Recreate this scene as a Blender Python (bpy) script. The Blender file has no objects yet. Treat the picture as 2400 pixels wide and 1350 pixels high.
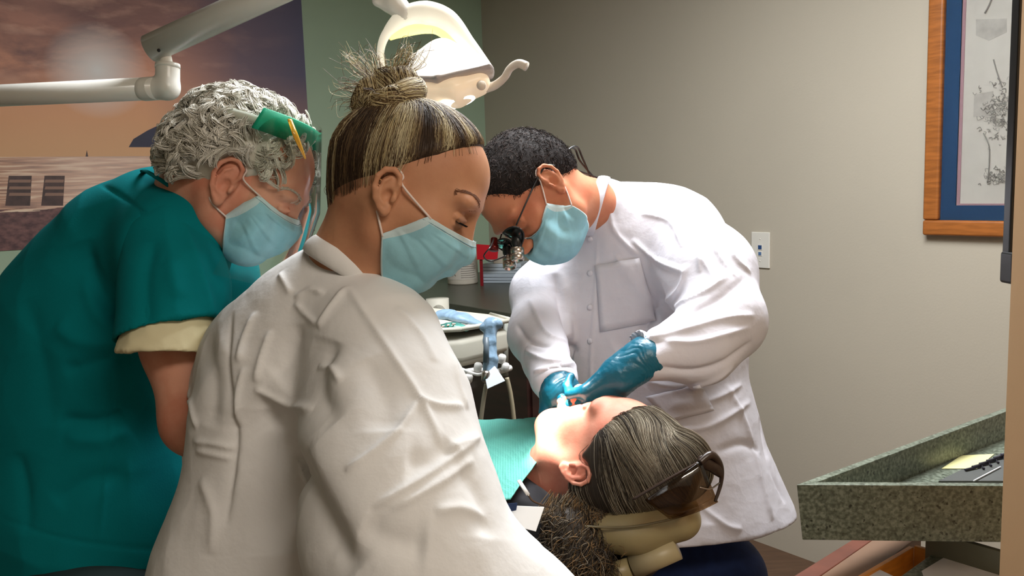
import bpy, bmesh, math, random
import numpy as np
from mathutils import Vector, Matrix, noise
from mathutils.bvhtree import BVHTree

random.seed(7); np.random.seed(7)
SC = bpy.context.scene
COL = SC.collection

# ------------------------------------------------------------------ camera
FPX = 2000.0                      # focal length in pixels of the 2400 x 1350 frame
CAM = np.array([0.0, 0.0, 1.55])
_down = np.array([520.0, -16325.0, -2000.0]); _down /= np.linalg.norm(_down)   # world down seen by the camera
_z = -_down
_f = np.array([0, 0, -1.0]); _y = _f - _z * _f.dot(_z); _y /= np.linalg.norm(_y)
_x = np.cross(_y, _z)
RC = np.array([_x, _y, _z])       # rows: world axes in camera coordinates -> RC @ cam = world
cd = bpy.data.cameras.new('camera'); cam = bpy.data.objects.new('camera', cd); COL.objects.link(cam)
cd.sensor_width = 36; cd.lens = 36 * FPX / 2400; cd.clip_start = 0.02
m4 = Matrix([list(RC[0]) + [CAM[0]], list(RC[1]) + [CAM[1]], list(RC[2]) + [CAM[2]], [0, 0, 0, 1]])
cam.matrix_world = m4
SC.camera = cam

# ------------------------------------------------------------------ world, exposure
w = bpy.data.worlds.new('world'); SC.world = w; w.use_nodes = True
w.node_tree.nodes['Background'].inputs[0].default_value = (1.0, 0.95, 0.9, 1)
w.node_tree.nodes['Background'].inputs[1].default_value = 0.36
SC.view_settings.view_transform = 'Standard'; SC.view_settings.look = 'None'
SC.view_settings.gamma = 1; SC.view_settings.use_curve_mapping = False
SC.view_settings.exposure = 0.0

def area_light(name, loc, size, power, color, rot=(0, 0, 0), spread=math.pi):
    l = bpy.data.lights.new(name, 'AREA'); l.shape = 'RECTANGLE'; l.size, l.size_y = size
    l.energy = power; l.color = color; l.spread = spread
    o = bpy.data.objects.new(name, l); COL.objects.link(o); o.location = loc; o.rotation_euler = rot
    return o
area_light('ceiling_panel_light', (0.38, 1.85, 2.70), (1.2, 0.6), 73, (0.94, 0.97, 1.0))
area_light('ceiling_panel_light', (0.9, -0.6, 2.70), (1.2, 0.6), 34, (1.0, 0.88, 0.76))

# ------------------------------------------------------------------ pixel helpers
def P(px, py, d):
    c = np.array([(px - 1200) / FPX * d, -(py - 675) / FPX * d, -d])
    return CAM + RC @ c
def D(x, y, t=0.0, norm=True):     # direction: picture right, picture up, toward the viewer
    v = RC @ np.array([x, y, t], float)
    return v / np.linalg.norm(v) if norm else v
def ray(px, py):
    v = RC @ np.array([(px - 1200) / FPX, -(py - 675) / FPX, -1.0]); return v
def onz(px, py, z):
    v = ray(px, py); return CAM + v * ((z - CAM[2]) / v[2])
def onplane(px, py, q, n):
    v = ray(px, py); return CAM + v * (np.dot(np.array(q) - CAM, n) / np.dot(v, n))
def topix(p):
    c = RC.T @ (np.asarray(p) - CAM); return (1200 + FPX * c[0] / -c[2], 675 - FPX * c[1] / -c[2])

# ------------------------------------------------------------------ materials
def lin(c):
    c = [x / 255.0 for x in c]
    return tuple((x / 12.92 if x <= 0.04045 else ((x + 0.055) / 1.055) ** 2.4) for x in c) + (1.0,)
def mat(name, col, rough=0.5, var=0.0, vscale=5.0, bump=0.0, bscale=30.0, metal=0.0, sss=0.0, spec=0.5,
        col2=None, emit=None, estr=0.0, trans=0.0, alpha=1.0, sheen=0.0, bdetail=4.0, bdist=0.01, stretch=None, ior=None):
    m = bpy.data.materials.new(name); m.use_nodes = True
    nt = m.node_tree; b = nt.nodes['Principled BSDF']
    c = lin(col)
    b.inputs['Base Color'].default_value = c; b.inputs['Roughness'].default_value = rough
    b.inputs['Metallic'].default_value = metal; b.inputs['Specular IOR Level'].default_value = spec
    if ior: b.inputs['IOR'].default_value = ior
    if trans: b.inputs['Transmission Weight'].default_value = trans
    if alpha < 1: b.inputs['Alpha'].default_value = alpha
    if sheen: b.inputs['Sheen Weight'].default_value = sheen
    if sss:
        b.inputs['Subsurface Weight'].default_value = sss
        b.inputs['Subsurface Radius'].default_value = (1.0, 0.35, 0.2); b.inputs['Subsurface Scale'].default_value = 0.006
    if emit:
        b.inputs['Emission Color'].default_value = lin(emit); b.inputs['Emission Strength'].default_value = estr
    tc = nt.nodes.new('ShaderNodeTexCoord'); mp = nt.nodes.new('ShaderNodeMapping')
    nt.links.new(tc.outputs['Object'], mp.inputs[0])
    if stretch: mp.inputs['Scale'].default_value = stretch
    if var or col2:
        n = nt.nodes.new('ShaderNodeTexNoise'); n.inputs['Scale'].default_value = vscale; n.inputs['Detail'].default_value = 5
        nt.links.new(mp.outputs[0], n.inputs['Vector'])
        r = nt.nodes.new('ShaderNodeValToRGB')
        if col2 is None:
            a = tuple(x * (1 - var) for x in c[:3]) + (1,); d = tuple(min(1, x * (1 + var)) for x in c[:3]) + (1,)
        else: a, d = c, lin(col2)
        r.color_ramp.elements[0].position = 0.35; r.color_ramp.elements[1].position = 0.65
        r.color_ramp.elements[0].color = a; r.color_ramp.elements[1].color = d
        nt.links.new(n.outputs[0], r.inputs[0]); nt.links.new(r.outputs[0], b.inputs['Base Color'])
    if bump:
        n = nt.nodes.new('ShaderNodeTexNoise'); n.inputs['Scale'].default_value = bscale; n.inputs['Detail'].default_value = bdetail
        nt.links.new(mp.outputs[0], n.inputs['Vector'])
        bp = nt.nodes.new('ShaderNodeBump'); bp.inputs['Strength'].default_value = bump; bp.inputs['Distance'].default_value = bdist
        nt.links.new(n.outputs[0], bp.inputs['Height']); nt.links.new(bp.outputs[0], b.inputs['Normal'])
    return m

# ------------------------------------------------------------------ object helpers
def tag(o, label=None, cat=None, group=None, kind=None):
    if label: o['label'] = label
    if cat: o['category'] = cat
    if group: o['group'] = group
    if kind: o['kind'] = kind
    return o
def empty(name, loc, label, cat, group=None):
    o = bpy.data.objects.new(name, None); COL.objects.link(o); o.location = tuple(loc); o.empty_display_size = 0.05
    return tag(o, label, cat, group)
def link(name, me, mats, parent=None):
    o = bpy.data.objects.new(name, me); COL.objects.link(o)
    for m in (mats if isinstance(mats, (list, tuple)) else [mats]): me.materials.append(m)
    if parent:
        o.parent = parent; o.matrix_parent_inverse = Matrix.Translation(-world_loc(parent))
    return o
def world_loc(o):                  # parents are only ever translated
    # mesh parts keep their vertices in world space and sit at the world origin
    return Vector(o.location) if o.parent is None else Vector((0, 0, 0))
def newmesh(name, V, Fc, smooth=True, mi=None):
    me = bpy.data.meshes.new(name); me.from_pydata([tuple(v) for v in V], [], [tuple(f) for f in Fc])
    if smooth: me.polygons.foreach_set('use_smooth', [True] * len(me.polygons))
    if mi is not None: me.polygons.foreach_set('material_index', list(mi))
    me.update(); return me
def quadmesh(name, V, Q, smooth=True):
    me = bpy.data.meshes.new(name); V = np.asarray(V, np.float32); Q = np.asarray(Q, np.int32)
    me.vertices.add(len(V)); me.vertices.foreach_set('co', V.ravel())
    me.loops.add(Q.size); me.loops.foreach_set('vertex_index', Q.ravel())
    me.polygons.add(len(Q)); me.polygons.foreach_set('loop_start', np.arange(0, Q.size, 4, dtype=np.int32))
    me.polygons.foreach_set('use_smooth', [smooth] * len(Q))
    me.update(calc_edges=True); me.validate(); return me
def obj(name, V, Fc, m, parent=None, smooth=True, mi=None, bevel=0, solid=0, sub=0, auto=False):
    me = newmesh(name, V, Fc, smooth, mi); o = link(name, me, m, parent)
    if solid:
        s = o.modifiers.new('s', 'SOLIDIFY'); s.thickness = solid; s.offset = 0
    if bevel:
        b = o.modifiers.new('b', 'BEVEL'); b.width = bevel; b.segments = 3; b.limit_method = 'ANGLE'; b.angle_limit = 0.6
        me.polygons.foreach_set('use_smooth', [True] * len(me.polygons)); w_ = o.modifiers.new('w', 'WEIGHTED_NORMAL')
    if sub:
        s = o.modifiers.new('u', 'SUBSURF'); s.levels = sub; s.render_levels = sub
    return o

def prism_geo(poly, vec):          # polygon (world points) extruded by vec
    n = len(poly); poly = [np.array(p, float) for p in poly]; vec = np.array(vec, float)
    V = poly + [p + vec for p in poly]
    a, b, c = poly[0], poly[1], poly[2]
    nrm = sum((np.cross(poly[i] - poly[0], poly[(i + 1) % n] - poly[0]) for i in range(1, n - 1)), np.zeros(3))
    F = [list(range(n)), list(range(n, 2 * n))[::-1]] + [[i, i + n, (i + 1) % n + n, (i + 1) % n] for i in range(n)]
    if np.dot(nrm, vec) > 0: F = [f[::-1] for f in F]
    return V, F
def prism(name, poly, vec, m, parent=None, bevel=0, smooth=False):
    V, F = prism_geo(poly, vec); return obj(name, V, F, m, parent, smooth, bevel=bevel)
def slab(name, pts, z, th, m, parent=None, bevel=0):   # polygon traced on the horizontal plane z
    return prism(name, [onz(x, y, z) for x, y in pts], (0, 0, -th), m, parent, bevel)
def boxgeo(c, ax, ay, az, sx, sy, sz):  # centre, three unit axes, full sizes
    c = np.array(c, float); V = []
    for k in (-1, 1):
        for (i, j) in ((-1, -1), (1, -1), (1, 1), (-1, 1)):
            V.append(c + np.array(ax) * i * sx / 2 + np.array(ay) * j * sy / 2 + np.array(az) * k * sz / 2)
    F = [[0, 3, 2, 1], [4, 5, 6, 7], [0, 1, 5, 4], [1, 2, 6, 5], [2, 3, 7, 6], [3, 0, 4, 7]]
    if np.dot(np.cross(ax, ay), az) < 0: F = [f[::-1] for f in F]
    return V, F
def box(name, c, ax, ay, az, s, m, parent=None, bevel=0):
    V, F = boxgeo(c, ax, ay, az, *s); return obj(name, V, F, m, parent, False, bevel=bevel)

def spline(pts, n=8, closed=False):     # Catmull-Rom through the points
    pts = np.array(pts, float)
    if len(pts) < 3 and not closed:
        t = np.linspace(0, 1, n * (len(pts) - 1) + 1)[:, None]; return pts[0] + (pts[-1] - pts[0]) * t
    out = []; N = len(pts); rng = range(N if closed else N - 1)
    for i in rng:
        if closed: p0, p1, p2, p3 = pts[(i - 1) % N], pts[i], pts[(i + 1) % N], pts[(i + 2) % N]
        else: p0, p1, p2, p3 = pts[max(i - 1, 0)], pts[i], pts[i + 1], pts[min(i + 2, N - 1)]
        for t in np.arange(n) / n:
            out.append(0.5 * ((2 * p1) + (-p0 + p2) * t + (2 * p0 - 5 * p1 + 4 * p2 - p3) * t * t + (-p0 + 3 * p1 - 3 * p2 + p3) * t ** 3))
    if not closed: out.append(pts[-1])
    return np.array(out)
def tubegeo(path, r, sides=12, caps=True, flat=1.0, up=None):
    path = np.array(path, float); n = len(path)
    r = np.full(n, r) if np.isscalar(r) else np.interp(np.linspace(0, 1, n), np.linspace(0, 1, len(r)), r)
    T = np.gradient(path, axis=0); T /= np.linalg.norm(T, axis=1)[:, None] + 1e-12
    ref = np.array(up, float) if up is not None else (np.array([0, 0, 1.0]) if abs(T[0][2]) < 0.9 else np.array([1.0, 0, 0]))
    V = []; N_ = np.cross(T[0], ref); N_ /= np.linalg.norm(N_)
    for i in range(n):
        N_ = N_ - T[i] * N_.dot(T[i]); N_ /= np.linalg.norm(N_) + 1e-12
        B = np.cross(T[i], N_)
        for s in range(sides):
            a = 2 * math.pi * s / sides
            V.append(path[i] + r[i] * (math.cos(a) * N_ + math.sin(a) * flat * B))
    F = [[i * sides + s, i * sides + (s + 1) % sides, (i + 1) * sides + (s + 1) % sides, (i + 1) * sides + s] for i in range(n - 1) for s in range(sides)]
    if caps: F += [list(range(sides))[::-1], [(n - 1) * sides + s for s in range(sides)]]
    return V, F
def tube(name, path, r, m, parent=None, sides=12, flat=1.0, up=None):
    V, F = tubegeo(path, r, sides, True, flat, up); return obj(name, V, F, m, parent)
def lathe(name, base, axis, prof, m, parent=None, seg=32, mi=None):   # prof: (radius, height) list
    axis = np.array(axis, float); axis /= np.linalg.norm(axis)
    a = np.cross(axis, [0, 1, 0.1]); a /= np.linalg.norm(a); b = np.cross(axis, a)
    V = []; F = []
    for (r, h) in prof:
        for s in range(seg):
            t = 2 * math.pi * s / seg; V.append(np.array(base) + axis * h + r * (math.cos(t) * a + math.sin(t) * b))
    for i in range(len(prof) - 1):
        for s in range(seg): F.append([i * seg + s, i * seg + (s + 1) % seg, (i + 1) * seg + (s + 1) % seg, (i + 1) * seg + s])
    F += [list(range(seg))[::-1], [(len(prof) - 1) * seg + s for s in range(seg)]]
    return obj(name, V, F, m, parent)
def merge(*geos):
    V = []; F = []
    for v, f in geos:
        o = len(V); V += list(v); F += [[i + o for i in q] for q in f]
    return V, F

# ------------------------------------------------------------------ distance-field sculpting
class Frame:                       # a local frame: x forward, y towards the near side, z up
    def __init__(s, c, F, U, S=None, scale=1.0):
        F = np.array(F, float); F /= np.linalg.norm(F)
        U = np.array(U, float); U = U - F * U.dot(F); U /= np.linalg.norm(U)
        Sd = np.cross(F, U)
        if S is not None and Sd.dot(S) < 0: Sd = -Sd
        s.c = np.array(c, float); s.M = np.array([F, Sd, U]).T; s.k = scale
    def w(s, p): return s.c + s.M @ (np.array(p, float) * s.k)
    def d(s, v): return s.M @ np.array(v, float)
    def ws(s, A): return s.c + (np.asarray(A) * s.k) @ s.M.T
    def l(s, A): return ((np.asarray(A) - s.c) @ s.M) / s.k
    def at(s, px, py, y):          # the point of the local plane y = const seen at this pixel, in local coordinates
        return s.l(onplane(px, py, s.w((0, y, 0)), s.M[:, 1]))

def smin(a, b, k):
    if k <= 0: return np.minimum(a, b)
    h = np.maximum(k - np.abs(a - b), 0) / k
    return np.minimum(a, b) - h * h * k * 0.25
class Sculpt:
    def __init__(s, fr=None): s.ops = []; s.fr = fr
    def _p(s, p): return np.array(p, float) if s.fr is None else s.fr.w(p)
    def _k(s): return 1.0 if s.fr is None else s.fr.k
    def cone(s, a, b, ra, rb, k=0.02, mode='add', sq=None, world=False):
        # tapered limb a->b; sq = (unit axis, factor): thickness along that axis scaled by factor
        if not world: a, b = s._p(a), s._p(b); ra *= s._k(); rb *= s._k(); k *= s._k()
        a = np.array(a, float); b = np.array(b, float); R = max(ra, rb) * (max(1, sq[1]) if sq else 1)
        lo = np.minimum(a, b) - R; hi = np.maximum(a, b) + R
        def f(X, Y, Z):
            px, py, pz = X - a[0], Y - a[1], Z - a[2]; ba = b - a; q = ba.copy()
            l2 = ba.dot(ba)
            if sq:
                n, fac = np.array(sq[0], float), sq[1]; g = 1 / fac - 1
                d = (px * n[0] + py * n[1] + pz * n[2]) * g
                px, py, pz = px + d * n[0], py + d * n[1], pz + d * n[2]; q = ba + n * ba.dot(n) * g; l2 = q.dot(q)
            t = np.clip((px * q[0] + py * q[1] + pz * q[2]) / l2, 0, 1)
            dd = np.sqrt((px - q[0] * t) ** 2 + (py - q[1] * t) ** 2 + (pz - q[2] * t) ** 2) - (ra + (rb - ra) * t)
            return dd * (min(1, sq[1]) if sq else 1)
        s.ops.append((f, lo, hi, k, mode)); return s
    def chain(s, pts, rs, k=0.02, mode='add', sq=None, world=False):
        for i in range(len(pts) - 1): s.cone(pts[i], pts[i + 1], rs[i], rs[i + 1], k, mode, sq, world)
        return s
    def ell(s, c, r, k=0.02, mode='add', R=None, world=False, rot=None):
        # ellipsoid; R columns = its axes (world); rot = extra local pitch (radians) about the side axis
        M = s.fr.M if (R is None and s.fr is not None and not world) else (np.eye(3) if R is None else np.array(R))
        if rot:
            ca, sa = math.cos(rot), math.sin(rot); M = M @ np.array([[ca, 0, sa], [0, 1, 0], [-sa, 0, ca]])
        if not world: c = s._p(c); r = np.array(r, float) * s._k(); k *= s._k()
        c = np.array(c, float); r = np.array(r, float); R_ = np.abs(M) @ r
        lo, hi = c - R_, c + R_
        def f(X, Y, Z):
            px, py, pz = X - c[0], Y - c[1], Z - c[2]; k0 = 0; k1 = 0
            for i in range(3):
                u = px * M[0, i] + py * M[1, i] + pz * M[2, i]
                k0 = k0 + (u / r[i]) ** 2; k1 = k1 + (u / r[i] ** 2) ** 2
            k0 = np.sqrt(k0); return k0 * (k0 - 1) / (np.sqrt(k1) + 1e-9)
        s.ops.append((f, lo, hi, k, mode)); return s
    def cut(s, q, n, k=0.004, world=False):       # remove everything on the +n side of the plane
        if not world: q = s._p(q); n = s.fr.M @ np.array(n, float) if s.fr else np.array(n, float)
        q = np.array(q, float); n = np.array(n, float); n = n / np.linalg.norm(n)
        def f(X, Y, Z): return (X - q[0]) * n[0] + (Y - q[1]) * n[1] + (Z - q[2]) * n[2]
        s.ops.append((f, None, None, k, 'and')); return s
    def mesh(s, vox, smooth=0):
        lo = np.min([o[1] for o in s.ops if o[4] == 'add'], 0) - 4 * vox; hi = np.max([o[2] for o in s.ops if o[4] == 'add'], 0) + 4 * vox
        n = np.ceil((hi - lo) / vox).astype(int) + 1
        ax = [(lo[i] + vox * np.arange(n[i])).astype(np.float32) for i in range(3)]
        f = np.full(n, 0.1, np.float32)
        for (fn, a, b, k, mode) in s.ops:
            if a is None: i0, i1 = np.zeros(3, int), n
            else:
                e = k + 3 * vox
                i0 = np.clip(np.floor((a - e - lo) / vox).astype(int), 0, n); i1 = np.clip(np.ceil((b + e - lo) / vox).astype(int) + 1, 0, n)
            sl = tuple(slice(i0[i], i1[i]) for i in range(3))
            d = fn(ax[0][sl[0]][:, None, None], ax[1][sl[1]][None, :, None], ax[2][sl[2]][None, None, :]).astype(np.float32)
            if mode == 'add': f[sl] = smin(f[sl], d, k)
            elif mode == 'sub': f[sl] = -smin(-f[sl], d, k)
            else: f[sl] = -smin(-f[sl], -d, k)
        V, Q = surface_nets(f, lo, vox)
        if smooth: V = relax(V, Q, smooth)
        return V, Q
def surface_nets(f, lo, vox):
    s = f < 0; n = np.array(f.shape)
    c = [s[i:n[0] - 1 + i, j:n[1] - 1 + j, k:n[2] - 1 + k] for i in (0, 1) for j in (0, 1) for k in (0, 1)]
    anyv = c[0].copy(); allv = c[0].copy()
    for q in c[1:]: anyv |= q; allv &= q
    act = anyv & ~allv; I, J, K = np.nonzero(act); idx = np.full(act.shape, -1, np.int32); idx[I, J, K] = np.arange(len(I))
    acc = np.zeros((len(I), 3)); cnt = np.zeros(len(I)); cor = [(i, j, k) for i in (0, 1) for j in (0, 1) for k in (0, 1)]
    val = {q: f[I + q[0], J + q[1], K + q[2]] for q in cor}
    for a in cor:
        for d in range(3):
            if a[d] == 0:
                b = list(a); b[d] = 1; b = tuple(b); fa, fb = val[a], val[b]; m = (fa < 0) != (fb < 0)
                t = np.where(m, fa / np.where(m, fa - fb, 1), 0); p = np.array(a, float)[None, :].repeat(len(I), 0); p[:, d] += t
                acc += p * m[:, None]; cnt += m
    V = (acc / cnt[:, None] + np.stack([I, J, K], 1)) * vox + lo
    Q = []
    for d in range(3):
        e = [slice(None)] * 3; g = [slice(None)] * 3; e[d] = slice(0, n[d] - 1); g[d] = slice(1, n[d])
        A, B = s[tuple(e)], s[tuple(g)]; x = np.array(np.nonzero(A != B)); u, v = (d + 1) % 3, (d + 2) % 3
        ok = (x[u] > 0) & (x[v] > 0) & (x[u] < n[u] - 1) & (x[v] < n[v] - 1); x = x[:, ok]
        inside = A[tuple(x)]
        def g_(du, dv):
            y = x.copy(); y[u] -= du; y[v] -= dv; return idx[tuple(y)]
        q = np.stack([g_(1, 1), g_(0, 1), g_(0, 0), g_(1, 0)], 1); q[~inside] = q[~inside][:, ::-1]; Q.append(q)
    Q = np.concatenate(Q); Q = Q[(Q >= 0).all(1)]; return V, Q
def relax(V, Q, it, lam=0.5):
    E = np.concatenate([Q[:, [0, 1]], Q[:, [1, 2]], Q[:, [2, 3]], Q[:, [3, 0]]]); E = np.concatenate([E, E[:, ::-1]]); n = len(V)
    deg = np.bincount(E[:, 0], minlength=n).astype(float) + 1e-9
    for _ in range(it):
        A = np.stack([np.bincount(E[:, 0], V[E[:, 1], i], minlength=n) for i in range(3)], 1) / deg[:, None]; V = V + lam * (A - V)
    return V
def vnormals(V, Q):
    fn = np.cross(V[Q[:, 2]] - V[Q[:, 0]], V[Q[:, 3]] - V[Q[:, 1]]); N = np.zeros_like(V)
    for c in range(4):
        for i in range(3): N[:, i] += np.bincount(Q[:, c], fn[:, i], minlength=len(V))
    return N / (np.linalg.norm(N, axis=1)[:, None] + 1e-12)
def bvh_of(V, Q): return BVHTree.FromPolygons([tuple(v) for v in V], [tuple(int(i) for i in q) for q in Q])
def hit(bvh, px, py):
    d = Vector(ray(px, py)).normalized(); h = bvh.ray_cast(Vector(CAM), d)
    return (np.array(h[0]), np.array(h[1])) if h[0] is not None else (None, None)
def segdist(V, pl, n):                    # distance to a polyline and the side of it (+-), in the surface
    best = np.full(len(V), 9.0); side = np.zeros(len(V)); tt = np.zeros(len(V)); L = len(pl) - 1
    for i in range(L):
        a, b = pl[i], pl[i + 1]; ab = b - a; t = np.clip(((V - a) @ ab) / (ab.dot(ab) + 1e-12), 0, 1); q = V - a - t[:, None] * ab
        d = np.linalg.norm(q, axis=1); sd = np.sign(q @ np.cross(ab, n)); m = d < best; best[m] = d[m]; side[m] = sd[m]; tt[m] = (i + t[m]) / L
    return best, side, tt
def folds(V, Q, F):
    # each fold: (pixel polyline, width m, height m[, lean]); traced onto the cloth, then raised or sunk as real relief
    bv = bvh_of(V, Q); N = vnormals(V, Q); dis = np.zeros(len(V)); lastN = np.array([0, -1.0, 0])
    for fd in F:
        pts, wd, amp = fd[:3]; lean = fd[3] if len(fd) > 3 else 0.0; P3 = []; n_ = None
        sp = spline([list(p) + [0] for p in pts], 4)
        for x, y, _ in sp:
            h, nn = hit(bv, x, y)
            if h is not None: P3.append(h); n_ = nn if n_ is None else n_ + nn
        if len(P3) < 2: continue
        n_ = n_ / np.linalg.norm(n_); P3 = np.array(P3); m = ((V > P3.min(0) - 4 * wd) & (V < P3.max(0) + 4 * wd)).all(1) & (N @ n_ > -0.2)
        if not m.any(): continue
        d, sd, t = segdist(V[m], P3, n_); end = np.clip(np.minimum(t, 1 - t) * 5, 0, 1) ** 0.7
        prof = 1 / (1 + (d / wd) ** 2) ** 1.6
        if lean: prof = prof + lean * sd * (d / wd) * np.exp(-(d / wd / 1.8) ** 2)
        dis[m] += amp * prof * end
    return V + N * dis[:, None]
def crumple(V, Q, amp, freq, stretch=(1, 1, 1), seed=0.0, mode='ridge', octs=2, mask=None):
    # creased cloth: smooth hollows meeting in sharp straight ridges, stronger in some places than in others
    N = vnormals(V, Q); d = np.zeros(len(V)); st = np.array(stretch, float)
    wv = np.array([tuple(noise.noise_vector(Vector(p))) for p in V * 5 + seed]) * .05
    W = (V + wv) * st * freq + seed
    for o in range(octs):
        s = 2.1 ** o
        if mode == 'ridge':
            v = np.array([noise.voronoi(Vector(p))[0][0] for p in W * s]); v = v * v * 1.6 - .35
            g = np.array([noise.noise(Vector(p)) for p in W * .45 + 9 * (o + 1)]); v = v * np.clip(.55 + 1.3 * g, .05, 1.2)
        else: v = np.array([noise.noise(Vector(p)) for p in W * s])
        d += v / s ** 0.9
    if mask is not None: d = d * mask
    return V + N * (amp * d)[:, None]

# ------------------------------------------------------------------ strands of hair
def strands(name, S, mats, parent=None, sides=3):
    # S: list of (points (n,3), radius root, radius tip, material index)
    V = []; F = []; MI = []
    off = 0
    for pts, r0, r1, mi in S:
        pts = np.asarray(pts, float); n = len(pts)
        T = np.gradient(pts, axis=0); T /= np.linalg.norm(T, axis=1)[:, None] + 1e-12
        ref = np.array([0.31, 0.52, 0.79]); A = np.cross(T, ref); A /= np.linalg.norm(A, axis=1)[:, None] + 1e-9; B = np.cross(T, A)
        r = np.linspace(r0, r1, n)[:, None]
        for s in range(sides):
            a = 2 * math.pi * s / sides; V.append(pts + r * (math.cos(a) * A + math.sin(a) * B))
        i = np.arange(n - 1)
        for s in range(sides):
            t = (s + 1) % sides
            F.append(np.stack([off + s * n + i, off + t * n + i, off + t * n + i + 1, off + s * n + i + 1], 1)); MI.append(np.full(n - 1, mi))
        off += n * sides
    me = quadmesh(name, np.concatenate(V), np.concatenate(F)); me.polygons.foreach_set('material_index', np.concatenate(MI).astype(np.int32)[:len(me.polygons)])
    return link(name, me, mats, parent)
def on_surface(bv, p, off):
    h = bv.find_nearest(Vector(p)); return np.array(h[0]) + np.array(h[1]) * off

# ================================================================== THE SETTING
A_ = np.array([-math.sin(math.radians(38)), math.cos(math.radians(38)), 0.0])   # beige wall runs away to the left
B_ = np.array([A_[1], -A_[0], 0.0])                                               # green wall runs away to the right
UP = np.array([0, 0, 1.0]); CEIL = 2.76
q0 = onz(1758, 1263, 0.0)                      # foot of the beige wall
nA = -B_                                       # beige wall faces the room
cor = onplane(1134, 200, q0, nA); cor[2] = 0   # corner of the two walls
nG = -A_
M_beige = mat('beige wall paint', (183, 174, 157), 0.8, var=0.03, vscale=1.2, bump=0.15, bscale=140, bdist=0.002)
M_green = mat('sage green wall paint', (166, 188, 162), 0.8, var=0.04, vscale=1.5, bump=0.15, bscale=140, bdist=0.002)
M_ceil = mat('white ceiling', (205, 203, 196), 0.9, bump=0.2, bscale=60)
M_floor = mat('brown floor', (92, 68, 50), 0.6, var=0.12, vscale=9, stretch=(1, 6, 1), bump=0.1, bscale=40)
M_tan = mat('tan painted jamb', (208, 168, 124), 0.7, var=0.03, vscale=3, bump=0.1, bscale=90, bdist=0.002)
M_base = mat('rubber baseboard', (96, 84, 72), 0.6)
def wallslab(name, a, b, back, z0, z1, m, th=0.12):
    a = np.array([a[0], a[1], z0]); b = np.array([b[0], b[1], z0])
    o = prism(name, [a, b, b + back * th, a + back * th], (0, 0, z1 - z0), m); return tag(o, kind='structure')
wb = cor - A_ * 5.6; wg = cor - B_ * 5.2
wallslab('wall_right', cor + A_ * 0.12, wb, B_, 0, CEIL, M_beige)
wallslab('wall_back', cor, wg, A_, 0, CEIL, M_green)
far = wg - A_ * 5.6
wallslab('wall_left', wg, far, -B_, 0, CEIL, M_beige)
wallslab('wall_front', far, wb, -A_, 0, CEIL, M_beige)
fl = [cor + (A_ + B_) * 0.12, wb + B_ * 0.12 - A_ * .12, far - (A_ + B_) * 0.12, wg - B_ * 0.12 + A_ * .12]
tag(prism('floor', [p * [1, 1, 0] for p in fl], (0, 0, -0.1), M_floor), kind='structure')
tag(prism('ceiling', [p * [1, 1, 0] + UP * CEIL for p in fl], (0, 0, 0.1), M_ceil), kind='structure')
# jamb / wall end close to the camera on the right
j0 = P(2369, 675, 1.0); j0 = np.array([j0[0], j0[1], 0])
jx = D(1, 0, 0); jx[2] = 0; jx /= np.linalg.norm(jx); jy = np.array([jx[1], -jx[0], 0])   # jy towards the viewer
tag(prism('wall_near_right', [j0, j0 + jx * 0.30, j0 + jx * 0.30 + jy * 0.12, j0 + jy * 0.12 + jx * 0.004], (0, 0, CEIL), M_tan), kind='structure')

# fluorescent ceiling fixtures (out of frame, they carry the room light)
M_alu = mat('white enamel', (225, 225, 222), 0.4)
M_lens = mat('lit prismatic lens', (240, 240, 235), 0.5, emit=(255, 250, 240), estr=1.0)
for (cx, cy) in ((0.38, 1.85), (0.9, -0.6)):
    e = empty('ceiling_light', (cx, cy, 2.76), 'square edged fluorescent ceiling panel above the chair' if cy > 0 else 'fluorescent ceiling panel behind the viewer', 'ceiling light')
    box('frame', (cx, cy, 2.742), (1, 0, 0), (0, 1, 0), UP, (1.26, 0.66, 0.03), M_alu, e)
    box('diffuser', (cx, cy, 2.722), (1, 0, 0), (0, 1, 0), UP, (1.2, 0.6, 0.012), M_lens, e)

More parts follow.
